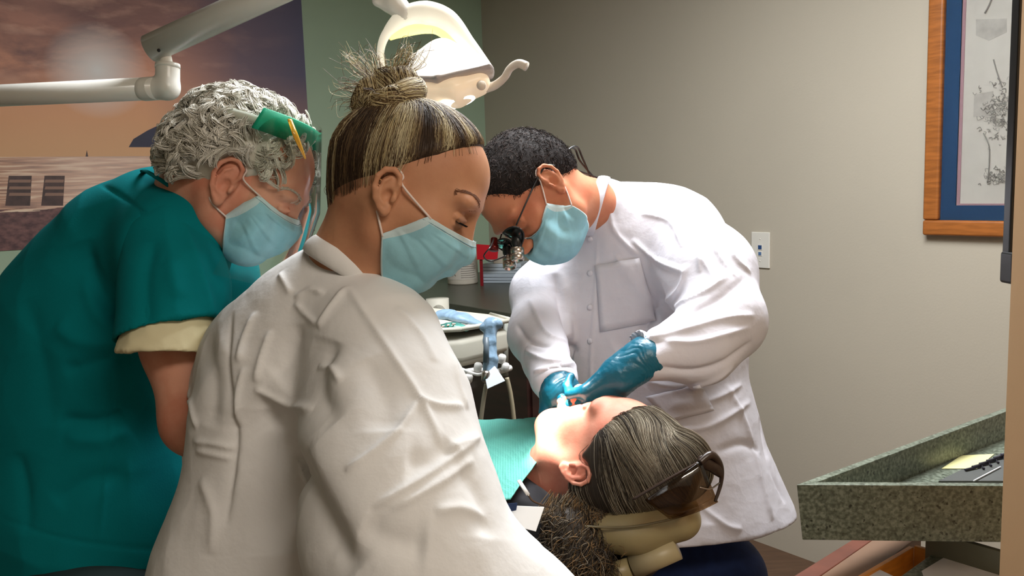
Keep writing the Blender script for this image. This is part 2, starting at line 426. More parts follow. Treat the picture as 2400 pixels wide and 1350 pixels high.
# ------------------------------------------------------------------ printed beach mural on the green wall
gq = cor
def G(px, py, off=0.0): return onplane(px, py, gq, nG) + nG * off
mtr = onplane(705, 0, gq, nG); mbr = onplane(737, 535, gq, nG); mbl = onplane(0, 596, gq, nG)
x1 = 0.5 * ((mtr - cor) @ -B_ + (mbr - cor) @ -B_); zb = 0.5 * (mbr[2] + mbl[2])
MW, MH = 1.95, 1.28
mural = empty('beach_poster', tuple(cor - B_ * (x1 + MW / 2) + UP * zb), 'large unframed photo poster of a cloudy sunset over a beach, on the green wall', 'poster')
def mur(u, v, off=0.004): return cor - B_ * (x1 + MW * (1 - u)) + UP * (zb + MH * v) + nG * off
def uvof(px, py):
    p = onplane(px, py, gq, nG); s = (p - cor) @ -B_; return (1 - (s - x1) / MW, (p[2] - zb) / MH)
def mural_mat():
    m = bpy.data.materials.new('printed sunset photo'); m.use_nodes = True; nt = m.node_tree; b = nt.nodes['Principled BSDF']
    b.inputs['Roughness'].default_value = 0.5; N = nt.nodes.new; L = nt.links.new
    uv = N('ShaderNodeUVMap'); sep = N('ShaderNodeSeparateXYZ'); L(uv.outputs[0], sep.inputs[0])
    hz = uvof(200, 367)[1]; bz = uvof(150, 488)[1]
    def ramp(stops, src, ip='LINEAR'):
        r = N('ShaderNodeValToRGB'); cr = r.color_ramp; cr.interpolation = ip
        while len(cr.elements) > 1: cr.elements.remove(cr.elements[-1])
        for i, (p, c) in enumerate(stops):
            e = cr.elements[0] if i == 0 else cr.elements.new(p); e.position = p; e.color = lin(c) if isinstance(c, tuple) else (c, c, c, 1)
        L(src, r.inputs[0]); return r.outputs[0]
    def mix(f, a, c):
        x = N('ShaderNodeMix'); x.data_type = 'RGBA'
        if isinstance(f, float): x.inputs[0].default_value = f
        else: L(f, x.inputs[0])
        for s, i in ((a, 6), (c, 7)):
            if isinstance(s, tuple): x.inputs[i].default_value = lin(s)
            else: L(s, x.inputs[i])
        return x.outputs[2]
    def math_(op, a, c=None, cl=False):
        x = N('ShaderNodeMath'); x.operation = op; x.use_clamp = cl
        for s, i in ((a, 0), (c, 1)):
            if s is None: continue
            if isinstance(s, (int, float)): x.inputs[i].default_value = s
            else: L(s, x.inputs[i])
        return x.outputs[0]
    sky = ramp([(hz, (250, 199, 136)), (hz + .12, (250, 183, 125)), (hz + .26, (239, 166, 128)), (hz + .42, (201, 141, 120)), (1.0, (120, 105, 115))], sep.outputs[1])
    rgt = ramp([(0.0, 0.0), (uvof(330, 150)[0], 0.0), (uvof(560, 150)[0], 0.85), (1.0, 1.0)], sep.outputs[0])
    sky = mix(rgt, sky, (92, 90, 115))
    low = ramp([(hz, 0.75), (hz + .10, 0.6), (hz + .30, 0.0)], sep.outputs[1]); low = math_('MULTIPLY', low, 0.7)
    sky = mix(low, sky, (201, 148, 115))
    mp = N('ShaderNodeMapping'); L(uv.outputs[0], mp.inputs[0]); mp.inputs['Scale'].default_value = (3.0, 5.2, 1)
    n = N('ShaderNodeTexNoise'); L(mp.outputs[0], n.inputs[0]); n.inputs['Scale'].default_value = 1.25; n.inputs['Detail'].default_value = 7; n.inputs['Roughness'].default_value = 0.55; n.inputs['Distortion'].default_value = 0.5
    cl = ramp([(0.40, 0.0), (0.62, 1.0)], n.outputs[0]); band = ramp([(hz + .18, 0.0), (hz + .30, 0.9), (1.0, 1.0)], sep.outputs[1])
    lf = math_('SUBTRACT', 1.0, rgt); cl = math_('MULTIPLY', math_('MULTIPLY', cl, band), lf)
    sky = mix(cl, sky, (123, 82, 78))
    n2 = N('ShaderNodeTexNoise'); L(mp.outputs[0], n2.inputs[0]); n2.inputs['Scale'].default_value = 2.6; n2.inputs['Detail'].default_value = 6
    hl = math_('MULTIPLY', math_('MULTIPLY', ramp([(0.52, 0.0), (0.68, 0.55)], n2.outputs[0]), band), lf)
    sky = mix(hl, sky, (250, 199, 173))
    su, sv = uvof(228, 165)
    dx = math_('MULTIPLY', math_('SUBTRACT', sep.outputs[0], su), 1.5); dy = math_('SUBTRACT', sep.outputs[1], sv)
    dd = math_('SQRT', math_('ADD', math_('MULTIPLY', dx, dx), math_('MULTIPLY', dy, dy)))
    glow = ramp([(0.0, 0.95), (0.05, 0.7), (0.16, 0.0)], dd); sky = mix(glow, sky, (250, 250, 247))
    mp2 = N('ShaderNodeMapping'); L(uv.outputs[0], mp2.inputs[0]); mp2.inputs['Scale'].default_value = (7, 75, 1)
    n3 = N('ShaderNodeTexNoise'); L(mp2.outputs[0], n3.inputs[0]); n3.inputs['Scale'].default_value = 1.4; n3.inputs['Detail'].default_value = 6
    sea = ramp([(0.35, (141, 105, 92)), (0.5, (201, 153, 125)), (0.66, (250, 227, 199))], n3.outputs[0])
    sx = uvof(250, 420)[0]; gl = ramp([(sx - .22, 0.0), (sx - .03, 0.7), (sx + .05, 0.7), (sx + .22, 0.0)], sep.outputs[0])
    sea = mix(math_('MULTIPLY', gl, 0.75), sea, (250, 217, 197)); sea = mix(math_('MULTIPLY', rgt, 0.85), sea, (105, 90, 103))
    n4 = N('ShaderNodeTexNoise'); L(uv.outputs[0], n4.inputs[0]); n4.inputs['Scale'].default_value = 60; n4.inputs['Detail'].default_value = 5
    sand = ramp([(0.35, (82, 54, 57)), (0.65, (131, 92, 88))], n4.outputs[0]); sand = mix(rgt, sand, (54, 40, 47))
    c = mix(math_('GREATER_THAN', sep.outputs[1], hz), sea, sky)
    wob = math_('ADD', sep.outputs[1], math_('MULTIPLY', math_('SUBTRACT', n3.outputs[0], 0.5), 0.05))
    c = mix(math_('GREATER_THAN', wob, bz), sand, c)
    L(c, b.inputs['Base Color']); return m
V, F = prism_geo([mur(0, 0, .001), mur(1, 0, .001), mur(1, 1, .001), mur(0, 1, .001)], nG * 0.003)
mo = obj('print', V, F, mural_mat(), mural, False)
uvl = mo.data.uv_layers.new(name='UVMap')
for lp in mo.data.loops:
    p = np.array(mo.data.vertices[lp.vertex_index].co); uvl.data[lp.index].uv = (1 - ((p - cor) @ -B_ - x1) / MW, (p[2] - zb) / MH)
M_umb = mat('printed navy umbrella', (36, 34, 62), 0.5, var=0.2, vscale=8); M_sil = mat('printed dark chairs', (78, 56, 52), 0.5, var=0.25, vscale=30)
def printed(name, pts, m, off=0.0046):
    return prism(name, [G(x, y, off) for x, y in pts], nG * -0.0005, m, mural)
printed('printed_umbrella', [(301, 345), (312, 326), (345, 306), (392, 284), (415, 277), (432, 277), (520, 300), (600, 345)], M_umb)
printed('printed_sailboat', [(200, 367), (203, 352), (206, 367)], M_sil)
for dx_, a in ((0, 1), (84, .92)):
    printed('printed_beach_chair', [(20 + dx_, 412), (74 + dx_ * a, 412), (70 + dx_ * a, 482), (12 + dx_, 482)], M_sil)
    for yy in (421, 437, 452): printed('printed_chair_slat', [(22 + dx_, yy), (72 + dx_ * a, yy), (71 + dx_ * a, yy + 7), (20 + dx_, yy + 7)], mat('printed chair gap', (150, 116, 98), 0.5), 0.0052)

# ------------------------------------------------------------------ framed print, wall plate
def Wp(px, py, off=0.0): return onplane(px, py, q0, nA) + nA * off
fbl = Wp(2171, 550)
fx = -A_                                   # towards the camera along the wall = right in the picture
fr = empty('framed_print', tuple(fbl), 'oak framed pencil drawing in a navy and pink mat on the beige wall', 'framed picture')
def fp(x, z, off=0.0): return fbl + fx * x + UP * z + nA * off
M_oak = mat('oak frame', (158, 94, 42), 0.35, var=0.18, vscale=14, stretch=(1, 1, 8), bump=0.1, bscale=50, bdist=.002)
M_navy = mat('navy mat board', (26, 66, 104), 0.85, bump=.2, bscale=300, bdist=.001); M_pink = mat('pink inner mat', (176, 140, 146), 0.8)
M_paper = mat('cream paper', (214, 210, 200), 0.85, var=.02, vscale=20); M_ink = mat('pencil grey', (150, 147, 140), 0.9)
def frame_len(px, py): return (Wp(px, py) - fbl) @ fx, Wp(px, py)[2] - fbl[2]
fw = 0.052; FWd, FHt = 0.86, 1.12
mx, mz = frame_len(2245, 484)[0], frame_len(2245, 484)[1]
def border(name, x0, z0, x1_, z1_, wd, off, th, m, bev=0):
    gs = []
    for (a, b, c, d) in ((x0, z0, x1_, z0 + wd), (x0, z1_ - wd, x1_, z1_), (x0, z0 + wd, x0 + wd, z1_ - wd), (x1_ - wd, z0 + wd, x1_, z1_ - wd)):
        gs.append(prism_geo([fp(a, b, off), fp(c, b, off), fp(c, d, off), fp(a, d, off)], nA * th))
    V, F = merge(*gs); return obj(name, V, F, m, fr, False, bevel=bev)
border('frame', 0, 0, FWd, FHt, fw, 0.0, 0.032, M_oak, 0.008)
border('outer_mat', fw - .002, fw - .002, FWd - fw + .002, FHt - fw + .002, mx - fw, 0.008, 0.004, M_navy)
border('inner_mat', mx, mz, FWd - mx, FHt - mz, 0.010, 0.007, 0.003, M_pink)
V, F = prism_geo([fp(mx, mz, .004), fp(FWd - mx, mz, .004), fp(FWd - mx, FHt - mz, .004), fp(mx, FHt - mz, .004)], nA * 0.003)
dr = obj('drawing_paper', V, F, M_paper, fr, False)
def inkline(pts, r):
    return tubegeo([Wp(x, y, .0098) for x, y in pts], r, 4, True)
rnd = random.Random(3); gs = []
gs.append(inkline(spline([(2318, 428, 0), (2322, 380, 0), (2321, 340, 0), (2308, 312, 0)], 6)[:, :2], 0.002))
gs.append(inkline(spline([(2311, 32, 0), (2322, 12, 0), (2332, -14, 0)], 6)[:, :2], .0025))
gs.append(inkline(spline([(2332, 140, 0), (2340, 170, 0), (2352, 205, 0)], 6)[:, :2], .0022))
for i in range(260):                       # scribbled foliage and ground
    t = rnd.random()
    if t < .72: x, y = rnd.gauss(2348, 26), rnd.gauss(262, 34)
    else: x, y = rnd.gauss(2345, 17), rnd.gauss(415, 9)
    if x < 2285 or x > 2420: continue
    a = rnd.uniform(0, 6.28); l = rnd.uniform(3, 9)
    gs.append(inkline(spline([(x, y, 0), (x + l * math.cos(a), y + l * math.sin(a), 0), (x + l * math.cos(a + .9) * 1.4, y + l * math.sin(a + .9) * 1.3, 0)], 3)[:, :2], rnd.uniform(.0005, .0012)))
for nm_, g_ in (('drawn_trunk', gs[:1]), ('drawn_stem', gs[1:2]), ('drawn_branch', gs[2:3])):
    V, F = merge(*g_); obj(nm_, V, F, M_ink, fr, True)
for nm_, g_ in (('drawn_foliage', [g for g in gs[3:] if topix(g[0][0])[1] < 370]), ('drawn_grass', [g for g in gs[3:] if topix(g[0][0])[1] >= 370])):
    V, F = merge(*g_); tag(obj(nm_, V, F, M_ink, fr, True), kind='stuff')
M_wash = mat('soft pencil shading', (176, 172, 164), 0.9, col2=(204, 200, 191), vscale=18)
for pl in ([(2290, 46), (2362, 44), (2362, 76), (2320, 96), (2290, 84)], [(2286, 222), (2330, 214), (2330, 272), (2284, 275)], [(2362, 225), (2420, 225), (2420, 300), (2362, 300)]):
    prism('pencil_shading', [Wp(x, y, .0078) for x, y in pl], nA * -0.0006, M_wash, fr)
V, F = prism_geo([fp(fw - .004, fw - .004, .016), fp(FWd - fw + .004, fw - .004, .016), fp(FWd - fw + .004, FHt - fw + .004, .016), fp(fw - .004, FHt - fw + .004, .016)], nA * .002)
M_glz = mat('picture glass', (255, 255, 255), 0.03, trans=1.0, ior=1.3); obj('glass', V, F, M_glz, fr, False)

pc = Wp(1784, 586); M_plate = mat('white wall plate', (222, 218, 208), 0.35)
wp_ = empty('wall_plate', tuple(pc), 'white wall plate with two small blue jacks on the beige wall', 'wall plate')
sx_ = abs((Wp(1806, 586) - Wp(1763, 586)) @ fx); sz_ = (Wp(1784, 545) - Wp(1784, 629))[2]
box('plate', pc + nA * .0035, fx, nA, UP, (sx_, .007, sz_), M_plate, wp_, bevel=.003)
for dz, c, s in ((0.012, (44, 74, 122), .016), (-0.014, (84, 116, 158), .013)):
    jk = box('jack_frame', pc + nA * .0075 + UP * dz, fx, nA, UP, (s + .008, .002, s + .008), M_plate, wp_, bevel=.001)
    box('jack', pc + nA * .009 + UP * dz, fx, nA, UP, (s, .002, s), mat('blue jack insert', c, .4), jk)
for dz in (.045, -.045):
    lathe('screw', pc + nA * .006 + UP * dz, nA, [(.003, 0), (.003, .0016), (.001, .002)], M_plate, wp_, 10)


# ================================================================== PEOPLE
VOX = 0.0018
def skin_mat(name, col, deep):
    m = mat(name, col, 0.55, sss=0.12, bump=0.12, bscale=260, bdist=0.0015, spec=0.3)
    nt = m.node_tree; b = nt.nodes['Principled BSDF']; n = nt.nodes.new('ShaderNodeTexNoise'); n.inputs['Scale'].default_value = 22; n.inputs['Detail'].default_value = 6
    g = nt.nodes.new('ShaderNodeNewGeometry'); nt.links.new(g.outputs['Position'], n.inputs['Vector'])
    r = nt.nodes.new('ShaderNodeValToRGB'); r.color_ramp.elements[0].color = lin(deep); r.color_ramp.elements[1].color = lin(col)
    r.color_ramp.elements[0].position = .3; r.color_ramp.elements[1].position = .6
    nt.links.new(n.outputs[0], r.inputs[0]); nt.links.new(r.outputs[0], b.inputs['Base Color']); return m
SMALL = {'k': 1.0}
def head_ops(s, jaw=1.0, nz=1.0, lf=1.0, ears=(1, -1), earsize=1.0, eartilt=0.0, cr=((-.014, 0, .020), (.092, .074, .084)), fh=((.026, 0, .022), (.066, .062, .066))):
    s.ell(cr[0], cr[1], .02); s.ell(fh[0], fh[1], .03)
    s.ell((.034, 0, -.042), (.056, .056, .066), .03)
    s.ell((.034, 0, -.082 * lf), (.048 * jaw, .044 * jaw, .034), .03)
    s.ell((.066, 0, -.108 * lf), (.019, .022, .016), .025)
    for y in (1, -1):
        s.cone((.000, y * .056, -.045), (.010, y * .050 * jaw, -.086 * lf), .016, .013, .03)
        s.cone((.010, y * .050 * jaw, -.086 * lf), (.060, y * .018, -.110 * lf), .013, .012, .03)
        s.ell((.056, y * .044, -.034), (.026, .017, .018), .03)
    s.cone((.088, 0, .004), (.088 + .024 * nz, 0, -.044), .0075, .0100, .014)
    s.ell((.088 + .022 * nz, 0, -.046), (.011, .010, .009), .010)
    for y in (1, -1):
        s.ell((.100, y * .012, -.049), (.010, .0065, .008), .008)
        s.ell((.082, y * .030, .010), (.013, .026, .009), .018)
        s.ell((.100, y * .031, -.012), (.019, .018, .012), .012, 'sub')
        s.ell((.076, y * .031, -.013), (.014, .015, .014), .004)
        s.cone((.090, y * .020, -.010), (.084, y * .046, -.010), .0035, .003, .004)     # upper lid
        s.cone((.089, y * .022, -.019), (.083, y * .044, -.019), .003, .0025, .004)
    s.cone((.092, -.018, -.073 * lf), (.092, .018, -.073 * lf), .006, .006, .012); s.ell((.101, 0, -.071 * lf), (.007, .016, .005), .006)
    s.ell((.099, 0, -.082 * lf), (.007, .015, .0055), .006); s.cone((.106, -.018, -.0765 * lf), (.106, .018, -.0765 * lf), .0022, .0022, .003, 'sub')
    for y in ears: ear_ops(s, y, earsize, eartilt)
EAR = {'c': np.array([-.006, .0, -.022])}          # where the ear sits on the head now being built
def ear_ops(s, y, sc=1.0, tilt=0.0):
    c0 = EAR['c']; ca, sa = math.cos(tilt - .15), math.sin(tilt - .15)
    def e(a, b, out):                # a forward, b up, out away from the head
        a, b = a * sc, b * sc
        return (c0[0] + a * ca + b * sa, y * (.0705 + out * 1.0), c0[2] - a * sa + b * ca)
    s.ell(e(-.003, .002, .004), (.016 * sc, .0075, .027 * sc), .006)
    s.ell(e(.001, -.023, .007), (.0085 * sc, .0045, .010 * sc), .004)
    hel = [(.008, .004, .008), (.012, .014, .009), (.010, .025, .0095), (.001, .0315, .0115), (-.010, .029, .013), (-.0175, .018, .0145), (-.0185, .003, .0140), (-.014, -.011, .012), (-.006, -.021, .010), (.001, -.027, .009)]
    s.ell(e(-.004, .016, .0165), (.0105 * sc, .0060, .0125 * sc), .002, 'sub')
    s.ell(e(.001, -.003, .0170), (.0085 * sc, .0115, .0110 * sc), .002, 'sub')
    s.chain([e(*h) for h in hel], [.0026, .0029, .0031, .0034, .0034, .0033, .0032, .0032, .0036, .0036], .0018)
    s.chain([e(-.001, .021, .0105), e(-.0085, .013, .0120), (e(-.0110, 0, .0125)), e(-.008, -.012, .0115), e(-.002, -.0155, .011)], [.0016, .0024, .0027, .0027, .0024], .002)
    s.ell(e(.0095, -.006, .010), (.0035, .0040, .0058), .002)
def ear_pt(y, a, b, out, sc=1.0, tilt=0.0):
    ca, sa = math.cos(tilt - .15), math.sin(tilt - .15); a, b = a * sc, b * sc
    return (EAR['c'][0] + a * ca + b * sa, y * (.0705 + out), EAR['c'][2] - a * sa + b * ca)

def sculpted(name, s, vox, m, parent, smooth=1, post=None):
    V, Q = s.mesh(vox, smooth)
    if post: V = post(V, Q)
    o = link(name, quadmesh(name, V, Q), m, parent); return o, V, Q

def eyes(fr, skin, parent, M_iris, y_list=(1, -1)):
    for y in y_list:
        pass

# ------------------------------------------------------------------ surgical mask, in head coordinates
M_mask = mat('light blue mask fabric', (146, 200, 214), 0.75, var=.05, vscale=60, bump=.25, bscale=240, bdist=.001)
M_maskw = mat('white mask binding', (196, 218, 222), 0.7, bump=.2, bscale=300, bdist=.001)
M_loop = mat('white elastic', (228, 212, 204), 0.7)
def mask(fr, parent, pix=None, bvh=None, top=.0, pts=None, seed=1, puff=1.0, earsc=1.0, eartilt=0.0, band=.11, crease=1.0, drop=0.0):
    et, eb = np.array([.047, .0600, -.037 + top]), np.array([.004, .0640, -.080])
    ctr = spline([(.118, 0, -.034 + top), (.126 * puff, 0, -.060), (.112 * puff, 0, -.093), (.084 * puff, 0, -.122 - drop), (.034, 0, -.138 - drop)], 8)
    if pts: et, eb = np.array(pts[0]), np.array(pts[1]); ctr = spline(pts[2], 8)
    if pix:                          # side corners and the mid line, traced
        et, eb = fr.at(*pix[0], .062), fr.at(*pix[1], .064); ctr = spline([fr.at(x, y, 0) for x, y in pix[2]], 8)
    nu, nv = 65, 49; V = np.zeros((nv, nu, 3)); rr = random.Random(seed); ph = [rr.uniform(0, 6) for _ in range(6)]
    for j in range(nv):
        v = j / (nv - 1); E = et + (eb - et) * v; c = ctr[min(int(v * (len(ctr) - 1)), len(ctr) - 2)]; c2 = ctr[min(int(v * (len(ctr) - 1)) + 1, len(ctr) - 1)]
        q = v * (len(ctr) - 1) % 1 if v < 1 else 1; C = c + (c2 - c) * q
        for i in range(nu):
            u = -1 + 2 * i / (nu - 1); a = abs(u)
            s_ = (1 - a ** 2.0) ** .85; x = E[0] + (C[0] - E[0]) * s_
            y = math.copysign(E[1] * math.sin(a * math.pi / 2) ** .95, u); y *= 1 + .10 * math.sin(a * math.pi) * math.sin(v * math.pi)
            z = E[2] + (C[2] - E[2]) * (1 - a ** 1.7)
            # three pleats fading at the middle, gathers at the sides
            pl = 0
            for t0 in (.26, .48, .70):
                w_ = (v - t0) / .05; pl += (.0026 if w_ < 0 else -.0006) * math.exp(-w_ * w_) * (0.35 + .65 * a) * (1 - a ** 6)
            ga = .0016 * a ** 3 * math.sin(v * 21 + ph[0]) + crease * .0030 * math.sin(a * 9 + v * 7 + ph[1]) * math.exp(-((a - .55) / .3) ** 2) * math.sin(v * math.pi)
            V[j, i] = (x, y, z); dsp = pl + ga + .0016 * crease * math.sin(v * 11 + a * 17 + ph[2]) * math.sin(v * 3.1)
            out = np.array([.6 * s_ + .25, math.copysign(.35 + .65 * a, u) if a > .02 else 0, 0.0]); out /= np.linalg.norm(out)
            V[j, i] += out * dsp
    W = fr.ws(V.reshape(-1, 3)); F = []; MI = []
    if bvh is not None:              # lay the cloth over the face, never through it
        for i in range(len(W)):
            h = bvh.find_nearest(Vector(W[i])); g = (np.array(h[0]) - 0); n_ = np.array(h[1]); d_ = (W[i] - g).dot(n_)
            if d_ < .0035: W[i] = W[i] + n_ * (.0035 - d_)
        Wg = W.reshape(nv, nu, 3)
        for _ in range(1): Wg[1:-1, 1:-1] = .5 * Wg[1:-1, 1:-1] + .125 * (Wg[:-2, 1:-1] + Wg[2:, 1:-1] + Wg[1:-1, :-2] + Wg[1:-1, 2:])
        W = Wg.reshape(-1, 3)
        for i in range(len(W)):
            h = bvh.find_nearest(Vector(W[i])); n_ = np.array(h[1]); d_ = (W[i] - np.array(h[0])).dot(n_)
            if d_ < .0025: W[i] = W[i] + n_ * (.0025 - d_)
    for j in range(nv - 1):
        for i in range(nu - 1):
            F.append([j * nu + i, j * nu + i + 1, (j + 1) * nu + i + 1, (j + 1) * nu + i]); v = j / (nv - 1); MI.append(1 if v < band or v > .97 or i < 2 or i > nu - 4 else 0)
    o = obj('face_mask', W, F, [M_mask, M_maskw], parent, True, MI, solid=.0012)
    W = W.reshape(nv, nu, 3)
    seam = [W[int(band * (nv - 1)), i] + fr.d((.0008, 0, 0)) for i in range(0, nu, 2)]
    tube('mask_seam', seam, .0006, mat('mask stitching', (104, 150, 164), .8), o, 6)
    for sd, i in ((-1, 1), (1, nu - 2)):
        a = W[1, i]; b = W[nv - 2, i]; top_e = [fr.w(ear_pt(sd, *q, earsc, eartilt)) for q in ((.016, .014, .005), (.013, .026, .0050), (.003, .034, .006), (-.012, .030, .004), (-.020, .012, .002))]
        bot_e = [fr.w(ear_pt(sd, *q, earsc, eartilt)) for q in ((-.018, -.010, .001), (-.008, -.030, .003))]
        tube('ear_loop', spline([a] + top_e[:], 6), .0013, M_loop, o, 8); tube('ear_loop', spline([b] + bot_e[::-1] + [top_e[-1]], 6), .0013, M_loop, o, 8)
    return o

def hand_ops(s, wr, fwd, back, thumb, curls, size=1.0, spreads=(-.25, -.08, .08, .22), k=.006, thumbdir=None, rad=1.0, palm=1.0, thumb_curl=.5):
    # wr wrist point, fwd to the knuckles, back = normal of the back of the hand, thumb = direction of the thumb side
    wr = np.array(wr, float); f = np.array(fwd, float); f /= np.linalg.norm(f); n = np.array(back, float); n -= f * f.dot(n); n /= np.linalg.norm(n)
    t = np.array(thumb, float); t -= f * f.dot(t); t -= n * n.dot(t); t /= np.linalg.norm(t); z = size
    kn = []
    for i, (off, ln) in enumerate(((.031, .088), (.010, .092), (-.011, .087), (-.031, .079))):
        a = wr + t * off * .55 * z + f * .012 * z; b = wr + t * off * z + f * ln * z * palm; s.cone(a, b, .0135 * z, .0115 * z * rad, .012, world=True); kn.append(b)
    s.ell(wr + f * .05 * z * palm - n * .004, (.040 * z, .034 * z, .013 * z), .012, R=np.array([f, t, n]).T, world=True)
    for i, b in enumerate(kn):
        L = [(.043, .026, .021), (.047, .030, .022), (.044, .028, .022), (.034, .021, .019)][i]; r = [.0098, .0100, .0096, .0086][i] * rad * z
        d = f * math.cos(spreads[i]) - t * math.sin(spreads[i]) * 1.0; p = b.copy(); ang = 0; pr = r * 1.08
        for j in range(3):
            ang += curls[i][j]; dd = d * math.cos(ang) - n * math.sin(ang); q = p + dd * L[j] * z; rn = r * (1 - .09 * (j + 1)); s.cone(p, q, pr, rn, .004 if j else .006, world=True); p, pr = q, rn
    tb = wr + t * .026 * z + f * .022 * z - n * .006 * z; td = np.array(thumbdir, float) if thumbdir is not None else f * .62 + t * .66 - n * .42; td /= np.linalg.norm(td)
    p1 = tb + td * .040 * z; s.cone(wr + t * .012 * z + f * .012 * z, p1, .016 * z, .0125 * z * rad, .012, world=True)
    d2 = td * math.cos(thumb_curl) + (f * .8 - n * .5) * math.sin(thumb_curl); d2 /= np.linalg.norm(d2); p2 = p1 + d2 * .032 * z; s.cone(p1, p2, .0118 * z * rad, .0105 * z * rad, .004, world=True)
    s.cone(p2, p2 + (d2 - n * .3) * .024 * z, .0105 * z * rad, .0085 * z * rad, .003, world=True)
    return kn

M_coat = mat('white nonwoven gown', (226, 226, 225), 0.85, var=.015, vscale=9, spec=.15, bump=.35, bscale=24, bdetail=5, bdist=.006)
M_gown2 = mat('white lab coat fabric', (226, 224, 232), 0.8, var=.015, vscale=9, spec=.2, bump=.35, bscale=26, bdetail=5, bdist=.006)
def crinkle(m, scale, dist, strength):
    nt = m.node_tree; b = nt.nodes['Principled BSDF']; g = nt.nodes.new('ShaderNodeTexCoord'); n = nt.nodes.new('ShaderNodeTexNoise'); n.inputs['Scale'].default_value = scale * .4; n.inputs['Detail'].default_value = 3
    ad = nt.nodes.new('ShaderNodeVectorMath'); ad.operation = 'MULTIPLY_ADD'; ad.inputs[1].default_value = (.06, .06, .06); nt.links.new(g.outputs['Object'], n.inputs['Vector']); nt.links.new(n.outputs['Color'], ad.inputs[0]); nt.links.new(g.outputs['Object'], ad.inputs[2])
    last = None
    for k, w_ in ((1, 1.0), (2.3, .4)):
        v = nt.nodes.new('ShaderNodeTexVoronoi'); v.inputs['Scale'].default_value = scale * k; nt.links.new(ad.outputs[0], v.inputs['Vector'])
        p = nt.nodes.new('ShaderNodeMath'); p.operation = 'POWER'; p.inputs[1].default_value = 2; nt.links.new(v.outputs['Distance'], p.inputs[0])
        q = nt.nodes.new('ShaderNodeMath'); q.operation = 'MULTIPLY_ADD'; q.inputs[1].default_value = w_; q.inputs[2].default_value = 0; nt.links.new(p.outputs[0], q.inputs[0])
        if last is not None: nt.links.new(last, q.inputs[2])
        last = q.outputs[0]
    bp = nt.nodes.new('ShaderNodeBump'); bp.inputs['Strength'].default_value = strength; bp.inputs['Distance'].default_value = dist; nt.links.new(last, bp.inputs['Height'])
    old = b.inputs['Normal'].links[0].from_node if b.inputs['Normal'].links else None
    if old: nt.links.new(old.outputs[0], bp.inputs['Normal'])
    nt.links.new(bp.outputs[0], b.inputs['Normal'])
crinkle(M_coat, 13, .010, .16); crinkle(M_gown2, 13, .010, .2)
M_glove = mat('blue nitrile', (4, 96, 120), 0.36, var=.08, vscale=30, bump=.35, bscale=90, bdist=.003, spec=.6)
M_shoe = mat('black shoe', (30, 30, 32), .5, bump=.1, bscale=60)
def legs(parent, hip, gap, sidev, fwdv, m, top=.17, r0=.105):
    # two trouser legs and shoes down to the floor (below the frame)
    s = Sculpt(); hip = np.array(hip, float); sidev = np.array(sidev) * [1, 1, 0]; sidev /= np.linalg.norm(sidev); fwdv = np.array(fwdv) * [1, 1, 0]; fwdv /= np.linalg.norm(fwdv)
    s.ell(hip, (top, top, .13), .03, R=np.eye(3), world=True)
    for y in (1, -1):
        h = hip + sidev * gap * y; kn = h * [1, 1, 0] + UP * .48 + fwdv * .03; an = h * [1, 1, 0] + UP * .075 + fwdv * -.02
        s.cone(h, kn, r0, .078, .05, world=True); s.cone(kn, an, .078, .065, .03, world=True)
    sculpted('trousers', s, .008, m, parent, 2)
    for y in (1, -1):
        a = (hip + sidev * gap * y) * [1, 1, 0]; s2 = Sculpt()
        s2.cone(a + UP * .055 - fwdv * .05, a + UP * .045 + fwdv * .15, .045, .038, .03, world=True, sq=(UP, .9)); s2.cone(a + UP * .06 - fwdv * .03, a + UP * .10 - fwdv * .02, .045, .042, .03, world=True)
        s2.cut(a + UP * .008, -UP, world=True); sculpted('shoe', s2, .006, M_shoe, parent, 1)

# ------------------------------------------------------------------ woman in the foreground
wf = Frame(P(952, 416, 1.0), D(.862, -.50, .04), D(.50, .86, .05), D(0, 0, 1), .97)
woman = empty('person', tuple(P(760, 1200, 1.02) * [1, 1, 0]), 'person with blond bun and blue mask in a white gown, nearest the viewer', 'person')
M_skinW = skin_mat('tan skin', (200, 146, 112), (186, 130, 98))
EAR['c'] = wf.at(910, 452, .078); s = Sculpt(wf); head_ops(s, .88, nz=.72, lf=.86, earsize=.84, eartilt=-.10, cr=((-.002, 0, .012), (.080, .071, .073)), fh=((.030, 0, .024), (.064, .060, .058)))
nb = P(800, 640, 1.02)
s.chain([wf.w((-.022, 0, -.04)), P(876, 525, 1.015), P(852, 595, 1.015), P(822, 690, 1.025)], [.048, .046, .046, .050], .03, world=True)
s.cone(P(800, 690, 1.03), P(770, 840, 1.05), .055, .085, .04, world=True, sq=(D(0, 0, 1), .7))
body, bV, bQ = sculpted('body', s, VOX, M_skinW, woman, 1)
mask(wf, woman, bvh=bvh_of(bV, bQ), pix=((1002, 508), (893, 546), [(1110, 566), (1100, 604), (1056, 640), (988, 668), (905, 655)]), seed=4, earsc=.84, eartilt=-.10, band=.12)

# hair: skull cap pulled up into the bun
M_hd = mat('dark brown hair', (66, 50, 36), .55, spec=.3); M_hm = mat('brown hair', (112, 90, 62), .5, spec=.35); M_hb = mat('blond highlights', (190, 172, 128), .5, spec=.35); M_hl = mat('pale blond hair', (218, 206, 168), .5, spec=.35)
c = Sculpt(wf); c.ell((-.002, 0, .012), (.087, .0775, .080), .02); c.ell((.029, 0, .024), (.0675, .0635, .0615), .03)
c.cone((-.052, 0, .0), (-.046, 0, -.050), .040, .030, .03, sq=(wf.M[:, 1], 1.25))
HP, HN = wf.at(1140, 352, 0), wf.at(785, 462, .03); hd_ = (HP - HN) * [1, 0, 1]; hd_ /= np.linalg.norm(hd_); c.cut(tuple(HP), (hd_[2], 0, -hd_[0]), .016)

